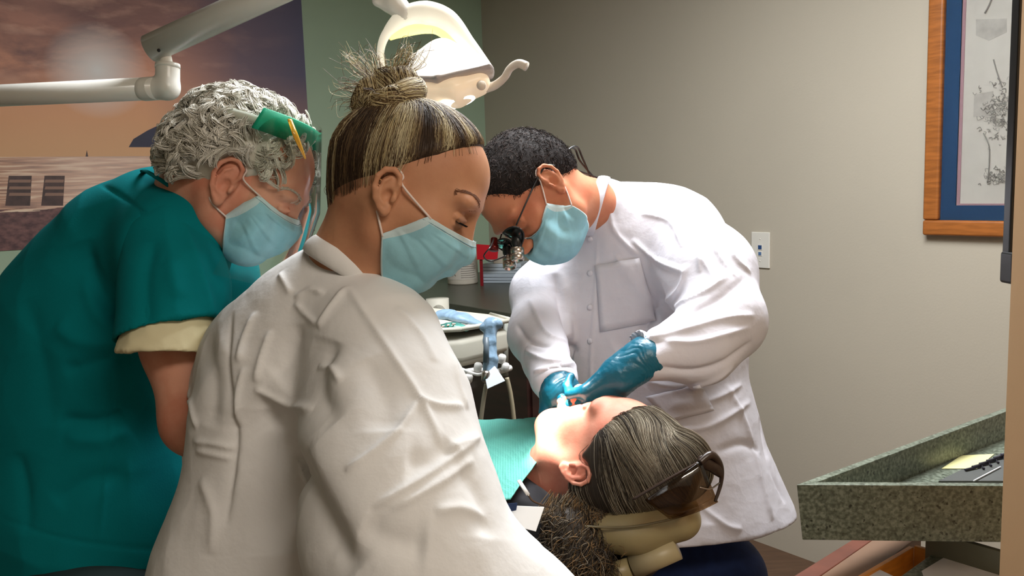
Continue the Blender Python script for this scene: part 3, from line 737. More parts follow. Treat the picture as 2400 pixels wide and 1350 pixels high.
for y in (1, -1): c.ell((EAR['c'][0], y * .088, EAR['c'][2] + .004), (.018, .024, .034), .006, 'sub')
hcV, hcQ = c.mesh(.0025, 2)
hV = crumple(hcV, hcQ, .0006, 60, seed=3); hair = link('hair', quadmesh('hair', hV, hcQ), M_hd, woman); hbv = bvh_of(hcV, hcQ); bbv = bvh_of(bV, bQ)
def outer(p, off):
    a = on_surface(hbv, p, off); b = on_surface(bbv, p, off); return a if np.linalg.norm(a - wf.c) > np.linalg.norm(b - wf.c) or np.linalg.norm(b - p) > .02 else b
bun = P(905, 238, 1.0)
S = []; rnd = random.Random(11)
bl = wf.l(bun)
for i in range(7500):
    a = rnd.uniform(-math.pi, math.pi)     # around the hairline
    fz = .042 + .0; x = .090 * math.cos(a); y = .078 * math.sin(a)
    x = max(x, -.066); z = HP[2] + (x - HP[0]) * hd_[2] / hd_[0] - abs(rnd.gauss(0, .0025)) - .002
    t0 = rnd.random() ** 1.6 * .55
    st = np.array([x * 1.02, y * 1.02, z]); en = bl + np.array([rnd.gauss(0, .012), rnd.gauss(0, .012), -.002])
    lift = rnd.random() ** 2 * .0035; n = 16; pts = []
    wob = rnd.uniform(-.006, .006); hgt = np.array([0, 0, .045])
    for j in range(n):
        t = t0 + (1 - t0) * j / (n - 1); p = st * (1 - t) + en * t + hgt * math.sin(math.pi * t) * (1 if st[2] < .06 else .4)
        p[1] += wob * math.sin(math.pi * t)
        if t < .93: q = outer(wf.w(p), .0006 + lift * math.sin(math.pi * t))
        else: q = wf.w(p)
        pts.append(q)
    back = -math.cos(a)                     # lighter at the back and in streaks
    stripe = noise.noise(Vector((a * 7.0, 2.3, .4))) + .35 * noise.noise(Vector((a * 23, 1.1, 3)))
    pr = rnd.random() * .35 + stripe + .22 + .10 * back
    mi = 3 if pr > .72 else 2 if pr > .48 else 1 if pr > .18 else 0
    if mi >= 2 and rnd.random() < .25 + .3 * (st[0] > .05): mi = 1
    S.append((np.array(pts), .0002, .0004, mi))
HM = [M_hd, M_hm, M_hb, M_hl]
strands('hair_strands', S, HM, hair)
# bun: two rolls of twisted hair
def roll(a, b, r, n, twist, seed, closed=False, bulge=.15, path=None, mixw=(.16, .3, .34, .2)):
    rr = random.Random(seed); pa = spline(path, 8) if path is not None else spline([a, b], 20); m = len(pa); out = []
    T = np.gradient(pa, axis=0); T /= np.linalg.norm(T, axis=1)[:, None]; ref = D(0, 0, 1); A = np.cross(T, ref); A /= np.linalg.norm(A, axis=1)[:, None]; B = np.cross(T, A)
    for i in range(n):
        ph = rr.uniform(0, 2 * math.pi); L = rr.uniform(.35, .9); t0 = rr.uniform(0, 1 - L); off = rr.uniform(.99, 1.08); tw = twist * rr.uniform(.85, 1.15); pts = []
        for j in range(22):
            t = t0 + L * j / 21; k = t * (m - 1); k0 = min(int(k), m - 2); q = k - k0; c_ = pa[k0] * (1 - q) + pa[k0 + 1] * q; aa = A[k0]; bb_ = B[k0]
            rad = r * off * (1 + bulge * math.sin(math.pi * t)) * (1 if closed else (1 - (2 * abs(t - .5)) ** 6 * .6)); an = ph + tw * t
            pts.append(c_ + rad * (math.cos(an) * aa + math.sin(an) * bb_))
        out.append((np.array(pts), .0005, .0005, rr.choices([0, 1, 2, 3], mixw)[0]))
    return out
bs = Sculpt(); lowp = [P(856, 246, 1.005), P(885, 248, .975), P(925, 236, .967), P(958, 218, .985), P(966, 210, 1.01), P(940, 204, 1.035), P(895, 208, 1.045), P(860, 228, 1.03), P(856, 246, 1.005)]
bs.chain(lowp, [.0125, .015, .0155, .013, .011, .013, .014, .013, .0125], .006, world=True)
up0, up1 = P(880, 214, 1.0), P(944, 194, 1.0)
bs.cone(up0, up1, .0190, .0185, .004, world=True); bs.cone(P(876, 238, 1.005), P(942, 218, 1.005), .023, .020, .01, world=True)
bo, bunV, bunQ = sculpted('hair_bun', bs, .0025, M_hm, woman, 1)
S = roll(None, None, .0148, 900, 7, 5, True, .08, lowp) + [(p, a, b, m) for p, a, b, m in roll(up0, up1, .0192, 60, 3, 6)]
rr = random.Random(8)
axu = (up1 - up0) / np.linalg.norm(up1 - up0); e1 = np.cross(axu, D(0, 0, 1)); e1 /= np.linalg.norm(e1); e2 = np.cross(axu, e1)
for i in range(900):                                # coils round the upper roll
    t = rr.uniform(-.12, 1.1); a0 = rr.uniform(0, 6.28); L = rr.uniform(1.5, 4); R_ = .0190 * (1 - max(0, abs(t - .5) - .42) * 1.5) * rr.uniform(.98, 1.06); pts = []
    for j in range(16):
        an = a0 + L * j / 15; pts.append(up0 + (up1 - up0) * (t + .04 * math.sin(an)) + R_ * (math.cos(an) * e1 + math.sin(an) * e2))
    S.append((np.array(pts), .0005, .0005, rr.choices([0, 1, 2, 3], (.16, .3, .34, .2))[0]))
def fly(ox, oy, tx, ty, d, n, sp, rr, r=.0004, curl=14):
    out = []
    for i in range(n):
        a = np.array([ox + rr.gauss(0, sp * .5), oy + rr.gauss(0, sp * .4)]); b = np.array([tx + rr.gauss(0, sp * 1.3), ty + rr.gauss(0, sp * 1.2)]); mid = (a + b) / 2 + np.array([rr.gauss(0, curl), rr.gauss(0, curl)])
        L = rr.uniform(.5, 1); b = a + (b - a) * L
        out.append((spline([P(a[0], a[1], d + rr.gauss(0, .008)), P(mid[0], mid[1], d + rr.gauss(0, .012)), P(b[0], b[1], d + rr.gauss(0, .02))], 6), r, r * .5, rr.choices([1, 2, 3], (.4, .4, .2))[0]))
    return out
for ox, oy, tx, ty, n in ((885, 196, 795, 120, 44), (880, 190, 850, 100, 30), (866, 204, 786, 196, 38), (862, 228, 780, 240, 22), (912, 182, 890, 110, 18), (922, 182, 968, 92, 56), (945, 182, 1000, 96, 20), (858, 240, 818, 270, 16)):
    S += fly(ox, oy, tx, ty, 1.0, n, 13, rr)
for i in range(26): S += fly(800 + rr.gauss(0, 8), 420, 790 + rr.gauss(0, 12), 470, 1.0, 1, 6, rr)
def tri_points(V, Q, n, rr, keep=None):
    # random points on a surface, weighted by area
    fc = V[Q].mean(1); fn = np.cross(V[Q[:, 2]] - V[Q[:, 0]], V[Q[:, 3]] - V[Q[:, 1]]); ar = np.linalg.norm(fn, axis=1); fn /= ar[:, None] + 1e-12
    if keep is not None: ar = ar * keep(fc, fn)
    ix = rr.choices(range(len(Q)), ar.tolist(), k=n); return [(fc[i] + np.array([rr.gauss(0, .001) for _ in range(3)]), fn[i]) for i in ix]
nb_ = bvh_of(bunV, bunQ)
for p, n in tri_points(bunV, bunQ, 3000, rr):
    up_ = (p - bun).dot(UP) > .006; pts = [p]; sg_ = rr.choice((-1, 1))
    for j in range(9):
        r_ = pts[-1] - (up0 + axu * (pts[-1] - up0).dot(axu)); g = np.cross(axu, r_) * sg_ if up_ else axu * sg_ + .35 * np.cross(axu, r_) / (np.linalg.norm(r_) + 1e-9); g /= np.linalg.norm(g) + 1e-9
        q = pts[-1] + g * .0035; h = nb_.find_nearest(Vector(q)); pts.append(np.array(h[0]) + np.array(h[1]) * (.0008 + .0006 * rr.random()))
    S.append((np.array(pts), .0004, .0004, rr.choices([0, 1, 2, 3], (.16, .3, .34, .2))[0]))
strands('bun_strands', S, HM, bo)
# brow, lashes, eye, earrings
M_brow = mat('brown eyebrow', (120, 78, 54), .8); bb_ = bvh_of(bV, bQ); M_lash = mat('black lashes', (24, 18, 16), .6)
for y in (1, -1):
    S = []
    for i in range(110):
        t = .22 + .78 * rr.random(); p = np.array([.094 - .024 * t ** 1.5, y * (.014 + .036 * t), .012 + .002 * math.sin(t * 2.2) + rr.gauss(0, .0014)]); q = p + np.array([-.003, y * .006, .0015])
        S.append(([on_surface(bb_, wf.w(p), .0004), on_surface(bb_, wf.w((p + q) / 2), .0008), on_surface(bb_, wf.w(q), .0006)], .00028, .00015, 0))
    strands('eyebrow', S, [M_brow], woman); S = []
    for i in range(46):
        t = i / 45; p = np.array([.0915 - .007 * t, y * (.019 + .027 * t), -.0145]); S.append((spline([wf.w(p), wf.w(p + [.004, y * .002, -.001]), wf.w(p + [.006, y * .003, .001])], 3), .0004, .0001, 0))
    strands('eyelashes', S, [M_lash], woman)
M_gold = mat('gold', (230, 180, 110), .25, metal=1.0)
for (x, y_, r) in ((886, 424, .0036), (884, 412, .003), (905, 494, .0032)):
    c0 = P(x, y_, .928); ring = [c0 + r * (math.cos(a) * D(1, 0, .3) + math.sin(a) * D(0, 1, 0)) for a in np.linspace(0, 6.28, 17)]
    tube('earring', ring, .0008, M_gold, woman, 8)

# white isolation gown
s = Sculpt()
s.chain([P(792, 752, 1.04), P(768, 830, 1.05), P(722, 990, 1.05), P(690, 1220, 1.05), P(670, 1500, 1.06)], [.074, .106, .120, .120, .15], .06, world=True, sq=(D(0, 0, 1), .82))
s.cone(P(808, 672, 1.03), P(788, 755, 1.04), .040, .066, .05, world=True)
s.chain([P(690, 752, 1.08), P(612, 835, 1.12), P(580, 930, 1.15), P(562, 1060, 1.17), P(545, 1350, 1.16), P(540, 1600, 1.12)], [.040, .050, .050, .050, .050, .055], .07, world=True)   # far arm inside the gown
s.chain([P(838, 732, 1.0), P(878, 806, .97), P(912, 960, .92), P(925, 1130, .88), P(950, 1250, .86)], [.050, .068, .082, .091, .090], .035, world=True)
s.chain([P(955, 1270, .86), P(1020, 1400, .85), P(1160, 1470, .86), P(1340, 1540, .90)], [.088, .084, .078, .066], .05, world=True)
s.chain([P(640, 1400, 1.06), P(640, 1900, 1.06)], [.15, .19], .05, world=True, sq=(D(0, 0, 1), .85))
s.cut(P(640, 1900, 1.06), -UP, world=True)
FW = [([(655, 640), (668, 664), (682, 690)], .004, .004), ([(691, 709), (718, 738), (746, 764)], .004, .004), ([(815, 672), (866, 750), (930, 847), (985, 934), (1040, 1044)], .0045, .0042),
      ([(980, 938), (935, 1005), (870, 1065), (812, 1106)], .0038, .0052), ([(1121, 1030), (985, 1122), (875, 1191)], .004, .005), ([(1113, 1076), (1022, 1136), (916, 1196)], .004, .0042),
      ([(982, 934), (1030, 950), (1086, 952)], .0045, .0045), ([(1050, 1052), (1090, 1036), (1125, 1024)], .004, .004), ([(595, 911), (663, 948), (728, 957)], .0055, .0065), ([(737, 856), (775, 862), (801, 897)], .0045, .005),
      ([(544, 732), (532, 851), (544, 962), (544, 1076), (528, 1237)], .005, -.005, .3), ([(452, 1035), (500, 1040), (544, 1053)], .004, .004), ([(458, 1056), (500, 1066), (540, 1077)], .004, .0035), ([(636, 773), (612, 840), (599, 897)], .005, .005),
      ([(445, 906), (450, 960), (463, 1003)], .005, .004), ([(572, 860), (556, 930), (548, 1000)], .005, .004), ([(690, 700), (730, 680), (760, 690)], .004, .004), ([(815, 670), (770, 730), (745, 770)], .006, .005), ([(600, 730), (570, 800), (560, 850)], .006, .005),
      ([(597, 925), (650, 1000), (700, 1110), (765, 1240), (830, 1345)], .024, -.019, 0.4), ([(790, 800), (760, 850), (750, 920), (790, 990)], .018, -.008, .4), ([(860, 840), (900, 930), (900, 1010)], .02, -.006), ([(950, 1080), (1010, 1080), (1060, 1040)], .016, -.006),
      ([(640, 960), (640, 1100), (650, 1300)], .03, -.009), ([(480, 800), (500, 900), (490, 1000)], .02, -.006), ([(700, 760), (680, 840), (640, 880)], .014, -.006), ([(930, 720), (990, 790), (1020, 850)], .006, .004), ([(1080, 1090), (1130, 1180), (1140, 1260)], .014, -.006),
      ([(1020, 1200), (1080, 1190), (1150, 1210)], .006, .004), ([(850, 1230), (930, 1270), (1000, 1280)], .02, -.008), ([(470, 1120), (500, 1200), (495, 1300)], .01, .004), ([(1060, 830), (1075, 900), (1095, 960)], .006, .004)]
def postW(V, Q):
    V = crumple(V, Q, .0045, 7, (1, 1, .5), 2.0, 'ridge', 2); V = relax(folds(V, Q, FW), Q, 1, .4); return crumple(V, Q, .0006, 30, (1, 1, .6), 5.0, 'ridge', 1)
gown, gV, gQ = sculpted('gown', s, .0026, M_coat, woman, 2, postW)
# knitted collar
cen = P(812, 612, 1.015)
def ring(c_, a, b, ra, rb, n=48): return [c_ + ra * math.cos(t) * a + rb * math.sin(t) * b for t in np.linspace(0, 2 * math.pi, n, endpoint=False)]
def band(name, rings, m, parent, th=.003, sub=1):
    n = len(rings[0]); V = [p for r in rings for p in r]; F = [[i * n + j, i * n + (j + 1) % n, (i + 1) * n + (j + 1) % n, (i + 1) * n + j] for i in range(len(rings) - 1) for j in range(n)]
    return obj(name, V, F, m, parent, True, solid=th, sub=sub)
ca_, cb_ = D(.866, -.50, .0), D(.0, .04, 1)
band('collar', [ring(P(830, 600, 1.015), ca_, cb_, .049, .052), ring(P(825, 612, 1.015), ca_, cb_, .0535, .057), ring(P(818, 628, 1.018), ca_, cb_, .058, .062), ring(P(812, 646, 1.02), ca_, cb_, .056, .060)], M_coat, woman, .004)
M_pantW = mat('navy trousers', (28, 34, 52), .8)
legs(woman, P(655, 1500, 1.06) * [1, 1, 0] + UP * .88, .09, D(1, 0, .2), D(.6, 0, -.8), M_pantW)

# ------------------------------------------------------------------ older man with curly hair, face shield and teal scrubs
of = Frame(P(573, 405, 1.2), D(.839, -.545, .0), D(.545, .839, .03), D(0, 0, 1), .95)
old = empty('person', tuple(P(230, 1000, 1.33) * [1, 1, 0]), 'person in teal scrubs with curly white hair, blue mask and clear face shield, bending', 'person')
M_skinO = skin_mat('fair reddish skin', (222, 162, 136), (206, 134, 108))
EAR['c'] = of.at(530, 428, .080); s = Sculpt(of); head_ops(s, .92, nz=.55, lf=.84, earsize=1.10, eartilt=.12)
s.chain([of.w((-.03, 0, -.04)), P(478, 470, 1.23), P(420, 530, 1.26), P(350, 640, 1.32)], [.054, .060, .062, .07], .03, world=True)
s.chain([P(396, 640, 1.21), P(428, 800, 1.16), P(462, 985, 1.13)], [.048, .050, .044], .03, world=True)
s.chain([P(462, 985, 1.13), P(520, 1050, 1.26), P(600, 1045, 1.42)], [.044, .040, .028], .02, world=True)
s.cone(P(360, 620, 1.30), P(392, 640, 1.22), .06, .048, .05, world=True)
hand_ops(s, P(604, 1045, 1.425), D(.6, -.15, -.8), D(0, .9, .4), D(.2, 0, -1), [(.5, .6, .4)] * 4)
body, obV, obQ = sculpted('body', s, .0020, M_skinO, old, 1)
mask(of, old, bvh=bvh_of(obV, obQ), pix=((607, 458), (530, 502), [(688, 512), (698, 548), (660, 588), (606, 608), (540, 602)]), seed=9, earsc=1.10, eartilt=.12, puff=1.04, drop=.002, band=.13)
M_w0 = mat('white hair', (236, 234, 224), .45); M_w1 = mat('light grey hair', (206, 203, 190), .45); M_w2 = mat('grey hair', (150, 146, 130), .5); M_w3 = mat('bright white hair', (244, 242, 232), .4)
c = Sculpt(of); c.ell((-.018, 0, .018), (.099, .086, .090), .02); c.ell((.014, 0, .028), (.062, .070, .074), .02); c.ell((-.062, 0, -.020), (.044, .066, .050), .03)
c.ell((.070, 0, -.062), (.083, .2, .078), .008, 'sub'); c.cut((.054, 0, .085), (.93, 0, -.10), .01); c.cut((-.046, 0, -.060), (.30, 0, -.95), .02)
for y in (1, -1): c.ell((EAR['c'][0] - .002, y * .092, EAR['c'][2] + .002), (.022, .028, .040), .006, 'sub')
cV, cQ = c.mesh(.003, 1)
def lumps(V, Q):
    N = vnormals(V, Q); d = np.array([noise.noise(Vector(p * 38)) * .0045 + noise.noise(Vector(p * 90)) * .0025 for p in V]); return V + N * (d - .002)[:, None]
ohair = link('hair', quadmesh('hair', lumps(cV, cQ), cQ), M_w1, old)
rr = random.Random(21); S = []; ctrw = of.w((-.01, 0, -.12)); earw = of.w(ear_pt(1, 0, 0, .01)); earx = of.w(ear_pt(-1, 0, 0, .01))
keep_ = lambda fc, fn: (np.einsum('ij,ij->i', fc - ctrw, fn) > 0.0) * (np.linalg.norm(fc - earw, axis=1) > .034) * (np.linalg.norm(fc - earx, axis=1) > .034) * 1.0
for p0, n in tri_points(cV, cQ, 1050, rr, keep_):           # curly locks, each a bundle of hairs
    v = np.array(noise.noise_vector(Vector(p0 * 26))) * .9; v = v - n * v.dot(n); v += of.d((-.55, 0, -.25)) * .55; v -= n * v.dot(n); v /= np.linalg.norm(v) + 1e-9; u = np.cross(n, v)
    R_ = rr.uniform(.005, .011); turn = rr.uniform(2.2, 5.4); L = rr.uniform(.016, .036); sg = rr.choice((-1, 1)); hh = rr.uniform(.003, .008); base = rr.choices([0, 1, 2, 3], (.38, .30, .10, .22))[0]
    for k in range(11):
        o_ = v * rr.gauss(0, .0022) + u * rr.gauss(0, .0022) + n * rr.gauss(0, .0008); R2 = R_ * rr.uniform(.86, 1.14); t2 = turn * rr.uniform(.92, 1.08); pts = []
        for j in range(14):
            t = j / 13; a = t2 * t; pts.append(p0 + o_ * (1 - .5 * t) + v * (L * t + R2 * math.sin(a) * .8) + u * sg * R2 * (1 - math.cos(a)) + n * (.001 + hh * math.sin(t * 2.7) + .003 * math.sin(a)))
        S.append((np.array(pts), .0006, .0004, base if rr.random() < .7 else rr.choice([0, 1, 3])))
for i in range(70):                                  # loose wisps on top
    p, n = tri_points(cV, cQ, 1, rr, lambda fc, fn: (fn @ UP > .25) * 1.0)[0]; t_ = np.array([rr.gauss(0, 1) for _ in range(3)]); t_ -= n * t_.dot(n); t_ /= np.linalg.norm(t_)
    S.append((spline([p, p + n * .010 + t_ * .005, p + n * .014 + t_ * .016, p + n * .008 + t_ * .026], 5), .0004, .0003, rr.choice([0, 1])))
strands('curls', S, [M_w0, M_w1, M_w2, M_w3], ohair)
bo_ = bvh_of(obV, obQ)
for y in (1, -1):
    S = []
    for i in range(90):
        t = .15 + .85 * rr.random(); p = np.array([.094 - .024 * t ** 1.5, y * (.014 + .036 * t), .0105 + .003 * math.sin(t * 2.4) + rr.gauss(0, .0016)]); q = p + np.array([-.002, y * .006, rr.uniform(-.003, .002)]); a_ = on_surface(bo_, of.w(p), .0004); b_ = on_surface(bo_, of.w(q), .0004)
        S.append(([a_, (a_ + b_) / 2 + of.d((.0025, y * .001, 0)), b_ + of.d((.002, y * .001, 0))], .0004, .0002, rr.choice([0, 1])))
    strands('eyebrow', S, [M_w0, M_w1], old)

# face shield: foam band, elastic, clear visor
shield = empty('face_shield', tuple(of.w((.05, 0, .09))), 'clear face shield with green foam band, worn by the older man in teal scrubs', 'face shield')
M_foam = mat('green foam band', (0, 168, 128), .6, bump=.2, bscale=300, bdist=.001)
M_visor = bpy.data.materials.new('clear visor plastic'); M_visor.use_nodes = True; nt = M_visor.node_tree; nt.nodes.remove(nt.nodes['Principled BSDF'])
tr = nt.nodes.new('ShaderNodeBsdfTransparent'); tr.inputs[0].default_value = (.93, .97, .95, 1); gl = nt.nodes.new('ShaderNodeBsdfGlossy'); gl.inputs['Roughness'].default_value = .08; fr_ = nt.nodes.new('ShaderNodeFresnel'); fr_.inputs[0].default_value = 1.35
mx_ = nt.nodes.new('ShaderNodeMixShader'); nt.links.new(fr_.outputs[0], mx_.inputs[0]); nt.links.new(tr.outputs[0], mx_.inputs[1]); nt.links.new(gl.outputs[0], mx_.inputs[2]); nt.links.new(mx_.outputs[0], nt.nodes['Material Output'].inputs[0])
def arcpt(a, rx, ry, z, cx=-.004): return (cx + rx * math.cos(a), ry * math.sin(a), z + .30 * (rx * math.cos(a)))
def arcband(name, a0, a1, rx, ry, z0, z1, m, th, rx2=None, cx2=-.004):
    n = 40; V = []; 
    for a in np.linspace(a0, a1, n): V.append(of.w(arcpt(a, rx, ry, z1)))
    for a in np.linspace(a0, a1, n): V.append(of.w(arcpt(a, rx2 or rx, ry, z0, cx2)))
    return obj(name, V, [[i, i + 1, i + 1 + n, i + n] for i in range(n - 1)], m, shield, True, solid=th)
arcband('foam_band', -1.36, 1.36, .056, .1000, .062, .094, M_foam, .007)
arcband('elastic_strap', 1.30, 4.98, .100, .086, .070, .082, mat('pale elastic strap', (206, 214, 200), .6), .0015)
n = 33; V = []
for z0, rx, dx in ((.100, .060, .0), (.04, .070, .026), (-.015, .080, .048), (-.08, .085, .058), (-.135, .085, .064)):
    for a in np.linspace(-1.45, 1.45, n): x, y, z = arcpt(a, rx, .098, z0, -.004 + dx); V.append(of.w((x, y, z)))
obj('clear_visor', V, [[r * n + i, r * n + i + 1, (r + 1) * n + i + 1, (r + 1) * n + i] for r in range(4) for i in range(n - 1)], M_visor, shield, True)
M_yel = mat('amber reflection streak', (240, 190, 70), .15, trans=.4)
tube('reflection_streak', spline([P(679, 280, 1.105), P(694, 320, 1.10), P(716, 372, 1.12)], 6), [.0035, .0042, .0012], M_yel, shield, 8, .5)  # orange reflection at the shield, built as a solid amber streak
# scrub top
M_scrub = mat('teal scrub cotton', (0, 116, 122), .9, var=.05, vscale=6,  bump=.25, bscale=420, bdist=.0006, spec=.12)
s = Sculpt()
s.chain([P(392, 505, 1.28), P(330, 590, 1.29), P(255, 740, 1.32), P(218, 940, 1.34), P(230, 1180, 1.34), P(235, 1400, 1.34)], [.072, .105, .145, .150, .150, .155], .05, world=True, sq=(D(0, 0, 1), .9))
s.chain([P(360, 520, 1.24), P(405, 580, 1.19), P(408, 700, 1.16)], [.060, .068, .058], .04, world=True)
s.chain([P(430, 560, 1.36), P(500, 650, 1.40), P(480, 800, 1.42)], [.06, .062, .055], .05, world=True)
s.cut(P(235, 1300, 1.34), D(.06, -1, .0), .006, world=True)
FO = [([(236, 432), (300, 470), (340, 508), (352, 560)], .003, -.004), ([(340, 505), (318, 600), (296, 700), (292, 790)], .008, -.012, .4), ([(200, 560), (215, 640), (260, 720), (310, 760)], .018, -.012, .5),
      ([(190, 640), (230, 740), (300, 790)], .014, .008), ([(130, 760), (190, 800), (300, 800)], .016, .007), ([(150, 870), (230, 850), (300, 830)], .014, -.008), ([(140, 985), (230, 990), (290, 970)], .013, -.010), ([(150, 1020), (240, 1030), (300, 1000)], .016, .007),
      ([(130, 1180), (200, 1130), (300, 1110)], .016, -.007), ([(60, 700), (100, 860), (120, 1000)], .02, -.006), ([(260, 800), (262, 960), (250, 1100), (230, 1290)], .004, .0025), ([(40, 1060), (60, 1160), (60, 1250)], .015, -.006), ([(0, 1215), (120, 1255), (250, 1278), (400, 1290)], .003, -.002)]
scrub, sV, sQ = sculpted('scrub_top', s, .0038, M_scrub, old, 2, lambda V, Q: folds(crumple(V, Q, .010, 6, (1, 1, .8), 4.0, 'ridge', 2), Q, FO))
s = Sculpt()
s.chain([P(395, 570, 1.17), P(408, 680, 1.145), P(400, 830, 1.12)], [.060, .066, .072], .02, world=True, sq=(D(1, 0, 0), 1.02))
s.cone(P(402, 730, 1.135), P(402, 900, 1.11), .060, .074, .004, 'sub', world=True)
s.cut(P(400, 772, 1.12), D(.26, -.96, .15), .003, world=True)
sculpted('sleeve', s, .0030, M_scrub, old, 1, lambda V, Q: folds(crumple(V, Q, .005, 12, (1, 1, .6), 1.0, 'ridge', 2), Q, [([(310, 790), (400, 775), (500, 738)], .0025, .002), ([(430, 520), (470, 640), (500, 740)], .010, .005), ([(360, 560), (340, 660), (345, 780)], .014, -.006), ([(400, 600), (420, 700)], .012, .004)]))
s = Sculpt(); s.cone(P(404, 730, 1.135), P(392, 860, 1.115), .056, .066, .01, world=True); s.cone(P(404, 720, 1.14), P(392, 900, 1.115), .0545, .065, .002, 'sub', world=True)
s.cut(P(390, 828, 1.115), D(0, -1, .12), .002, world=True)
M_cream = mat('cream undersleeve', (222, 214, 176), .8, bump=.2, bscale=40, bdist=.003)
sculpted('undersleeve', s, .0028, M_cream, old, 1, lambda V, Q: crumple(V, Q, .003, 22, (1, 1, 1), 3.0))
e1, e2 = D(.72, -.45, .2), D(-.1, .3, .9)
band('neckline', [ring(P(440, 470, 1.235), e1, e2, .066, .070), ring(P(432, 478, 1.24), e1, e2, .072, .076)], M_scrub, old, .003)
legs(old, P(225, 1290, 1.34) * [1, 1, 0] + UP * .93, .09, D(.3, 0, 1), D(1, 0, -.3), mat('dark teal trousers', (12, 40, 42), .8), r0=.115)

# ------------------------------------------------------------------ dentist in a white lab coat, loupes and blue gloves
df = Frame(P(1240, 446, 1.60), D(-.44, -.80, .38), D(-.80, .46, .12), D(0, 0, 1), 1.0)
dent = empty('person', tuple(P(1620, 1300, 1.75) * [1, 1, 0]), 'person with short dark hair in a white lab coat, leaning over the patient', 'person')
M_skinD = skin_mat('warm skin', (204, 136, 102), (190, 112, 82))
EAR['c'] = df.at(1294, 422, .080); s = Sculpt(df); head_ops(s, .94, nz=.8, earsize=.98, eartilt=0)
s.chain([df.w((-.03, 0, -.035)), P(1335, 472, 1.63), P(1388, 482, 1.665), P(1480, 555, 1.78)], [.052, .049, .045, .030], .03, world=True)
body, dV, dQ = sculpted('body', s, .0020, M_skinD, dent, 1)
mask(df, dent, bvh=bvh_of(dV, dQ), pix=((1277, 480), (1336, 482), [(1241, 548), (1247, 598), (1296, 616), (1348, 600), (1374, 545)]), seed=15, earsc=.98, crease=1.5, band=.06)
M_k0 = mat('near black hair', (34, 27, 25), .75, spec=.25); M_k1 = mat('dark brown short hair', (62, 48, 42), .7, spec=.25)
c = Sculpt(df); c.ell((-.014, 0, .020), (.0985, .0795, .0905), .02); c.ell((.026, 0, .026), (.068, .066, .072), .02); c.ell((-.055, 0, -.012), (.044, .060, .050), .03)
c.ell((.075, 0, -.055), (.080, .2, .075), .006, 'sub'); c.cut((.074, 0, .07), (.93, 0, -.30), .006); c.cut((-.046, 0, -.045), (.30, 0, -.95), .01)
for y in (1, -1): c.ell((EAR['c'][0] - .002, y * .088, EAR['c'][2] + .002), (.021, .026, .036), .006, 'sub')
cV, cQ = c.mesh(.0028, 2); dhair = link('hair', quadmesh('hair', cV, cQ), M_k0, dent)
rr = random.Random(5); S = []; ctrw = df.w((-.01, 0, -.02))
for p, n in tri_points(cV, cQ, 5200, rr, lambda fc, fn: (np.einsum('ij,ij->i', fc - ctrw, fn) > .03) * 1.0):
    v = df.d((.35, 0, -.25)) + np.array([rr.gauss(0, .35) for _ in range(3)]); v -= n * v.dot(n); v /= np.linalg.norm(v); L = rr.uniform(.006, .013)
    S.append((np.array([p - n * .001, p + v * L * .5 + n * .0022, p + v * L + n * rr.uniform(.001, .0035)]), .0006, .0003, rr.choice([0, 0, 1])))
strands('short_hairs', S, [M_k0, M_k1], dhair)

# loupes: frame, lenses, telescopes, lamp, cord
loup = empty('magnifying_loupes', tuple(df.w((.11, 0, -.01))), 'black framed loupes with two silver magnifiers, worn by the dentist in the white lab coat', 'loupes')
M_blk = mat('black plastic', (22, 21, 22), .35); M_silv = mat('brushed silver', (196, 186, 176), .28, metal=1.0, bump=.1, bscale=200, bdist=.0005); M_lensd = mat('dark coated lens', (40, 26, 34), .05, spec=.8)
for y in (1, -1):
    rim = [df.w((.119 - .012 * abs(math.cos(a)), y * (.032 + .026 * math.cos(a)), -.014 + .019 * math.sin(a))) for a in np.linspace(0, 6.283, 29)]
    tube('rim', rim, .0018, M_blk, loup, 8)
    cc = df.w((.116, y * .032, -.014)); V = [cc] + rim[:-1]; obj('lens', V, [[0, i, i % 28 + 1] for i in range(1, 29)] and [[0, i, i + 1 if i < 28 else 1] for i in range(1, 29)], M_visor, loup, True, solid=.0012)
    b0 = df.w((.112, y * .028, -.022)); ax = df.d((.86, -y * .10, -.52)); ax /= np.linalg.norm(ax)
    bs_ = lathe('telescope_base', b0, ax, [(.0001, -.004), (.0095, -.004), (.0105, 0), (.0105, .010), (.0088, .013), (.0088, .018)], M_blk, loup, 28)
    lathe('telescope', b0 + ax * .016, ax, [(.0001, 0), (.0100, 0), (.0120, .002), (.0120, .010), (.0114, .0108), (.0114, .0122), (.0124, .013), (.0124, .022), (.0108, .0242), (.0100, .0242), (.0096, .0205), (.0001, .0205)], M_silv, loup, 32)
    tube('temple_arm', spline([df.w((.105, y * .058, -.006)), df.w((.06, y * .072, .0)), df.w((.012, y * .0785, .004)), df.w((-.016, y * .082, .002)), df.w((-.026, y * .080, -.012))], 6), .0016, M_blk, loup, 8)
tube('bridge', spline([df.w((.118, .008, -.008)), df.w((.124, 0, -.004)), df.w((.118, -.008, -.008))], 5), .002, M_blk, loup, 8)
la = df.w((.122, 0, .012)); lb = la + df.d((.80, 0, -.4)) * .030
lamp_l = lathe('headlight', la, lb - la, [(.0001, 0), (.0055, 0), (.0065, .002), (.0065, .013), (.0085, .015), (.0085, .024), (.0001, .024)], mat('dark red anodised', (96, 22, 20), .3, metal=.6), loup, 20)
tube('light_mount', spline([la, df.w((.126, 0, .004)), df.w((.122, 0, -.004))], 5), .003, M_blk, loup, 8)
tube('cord', spline([la, P(1150, 578, 1.45), P(1134, 600, 1.45), P(1150, 612, 1.47), P(1186, 600, 1.47)], 8), .0013, M_blk, loup, 8)
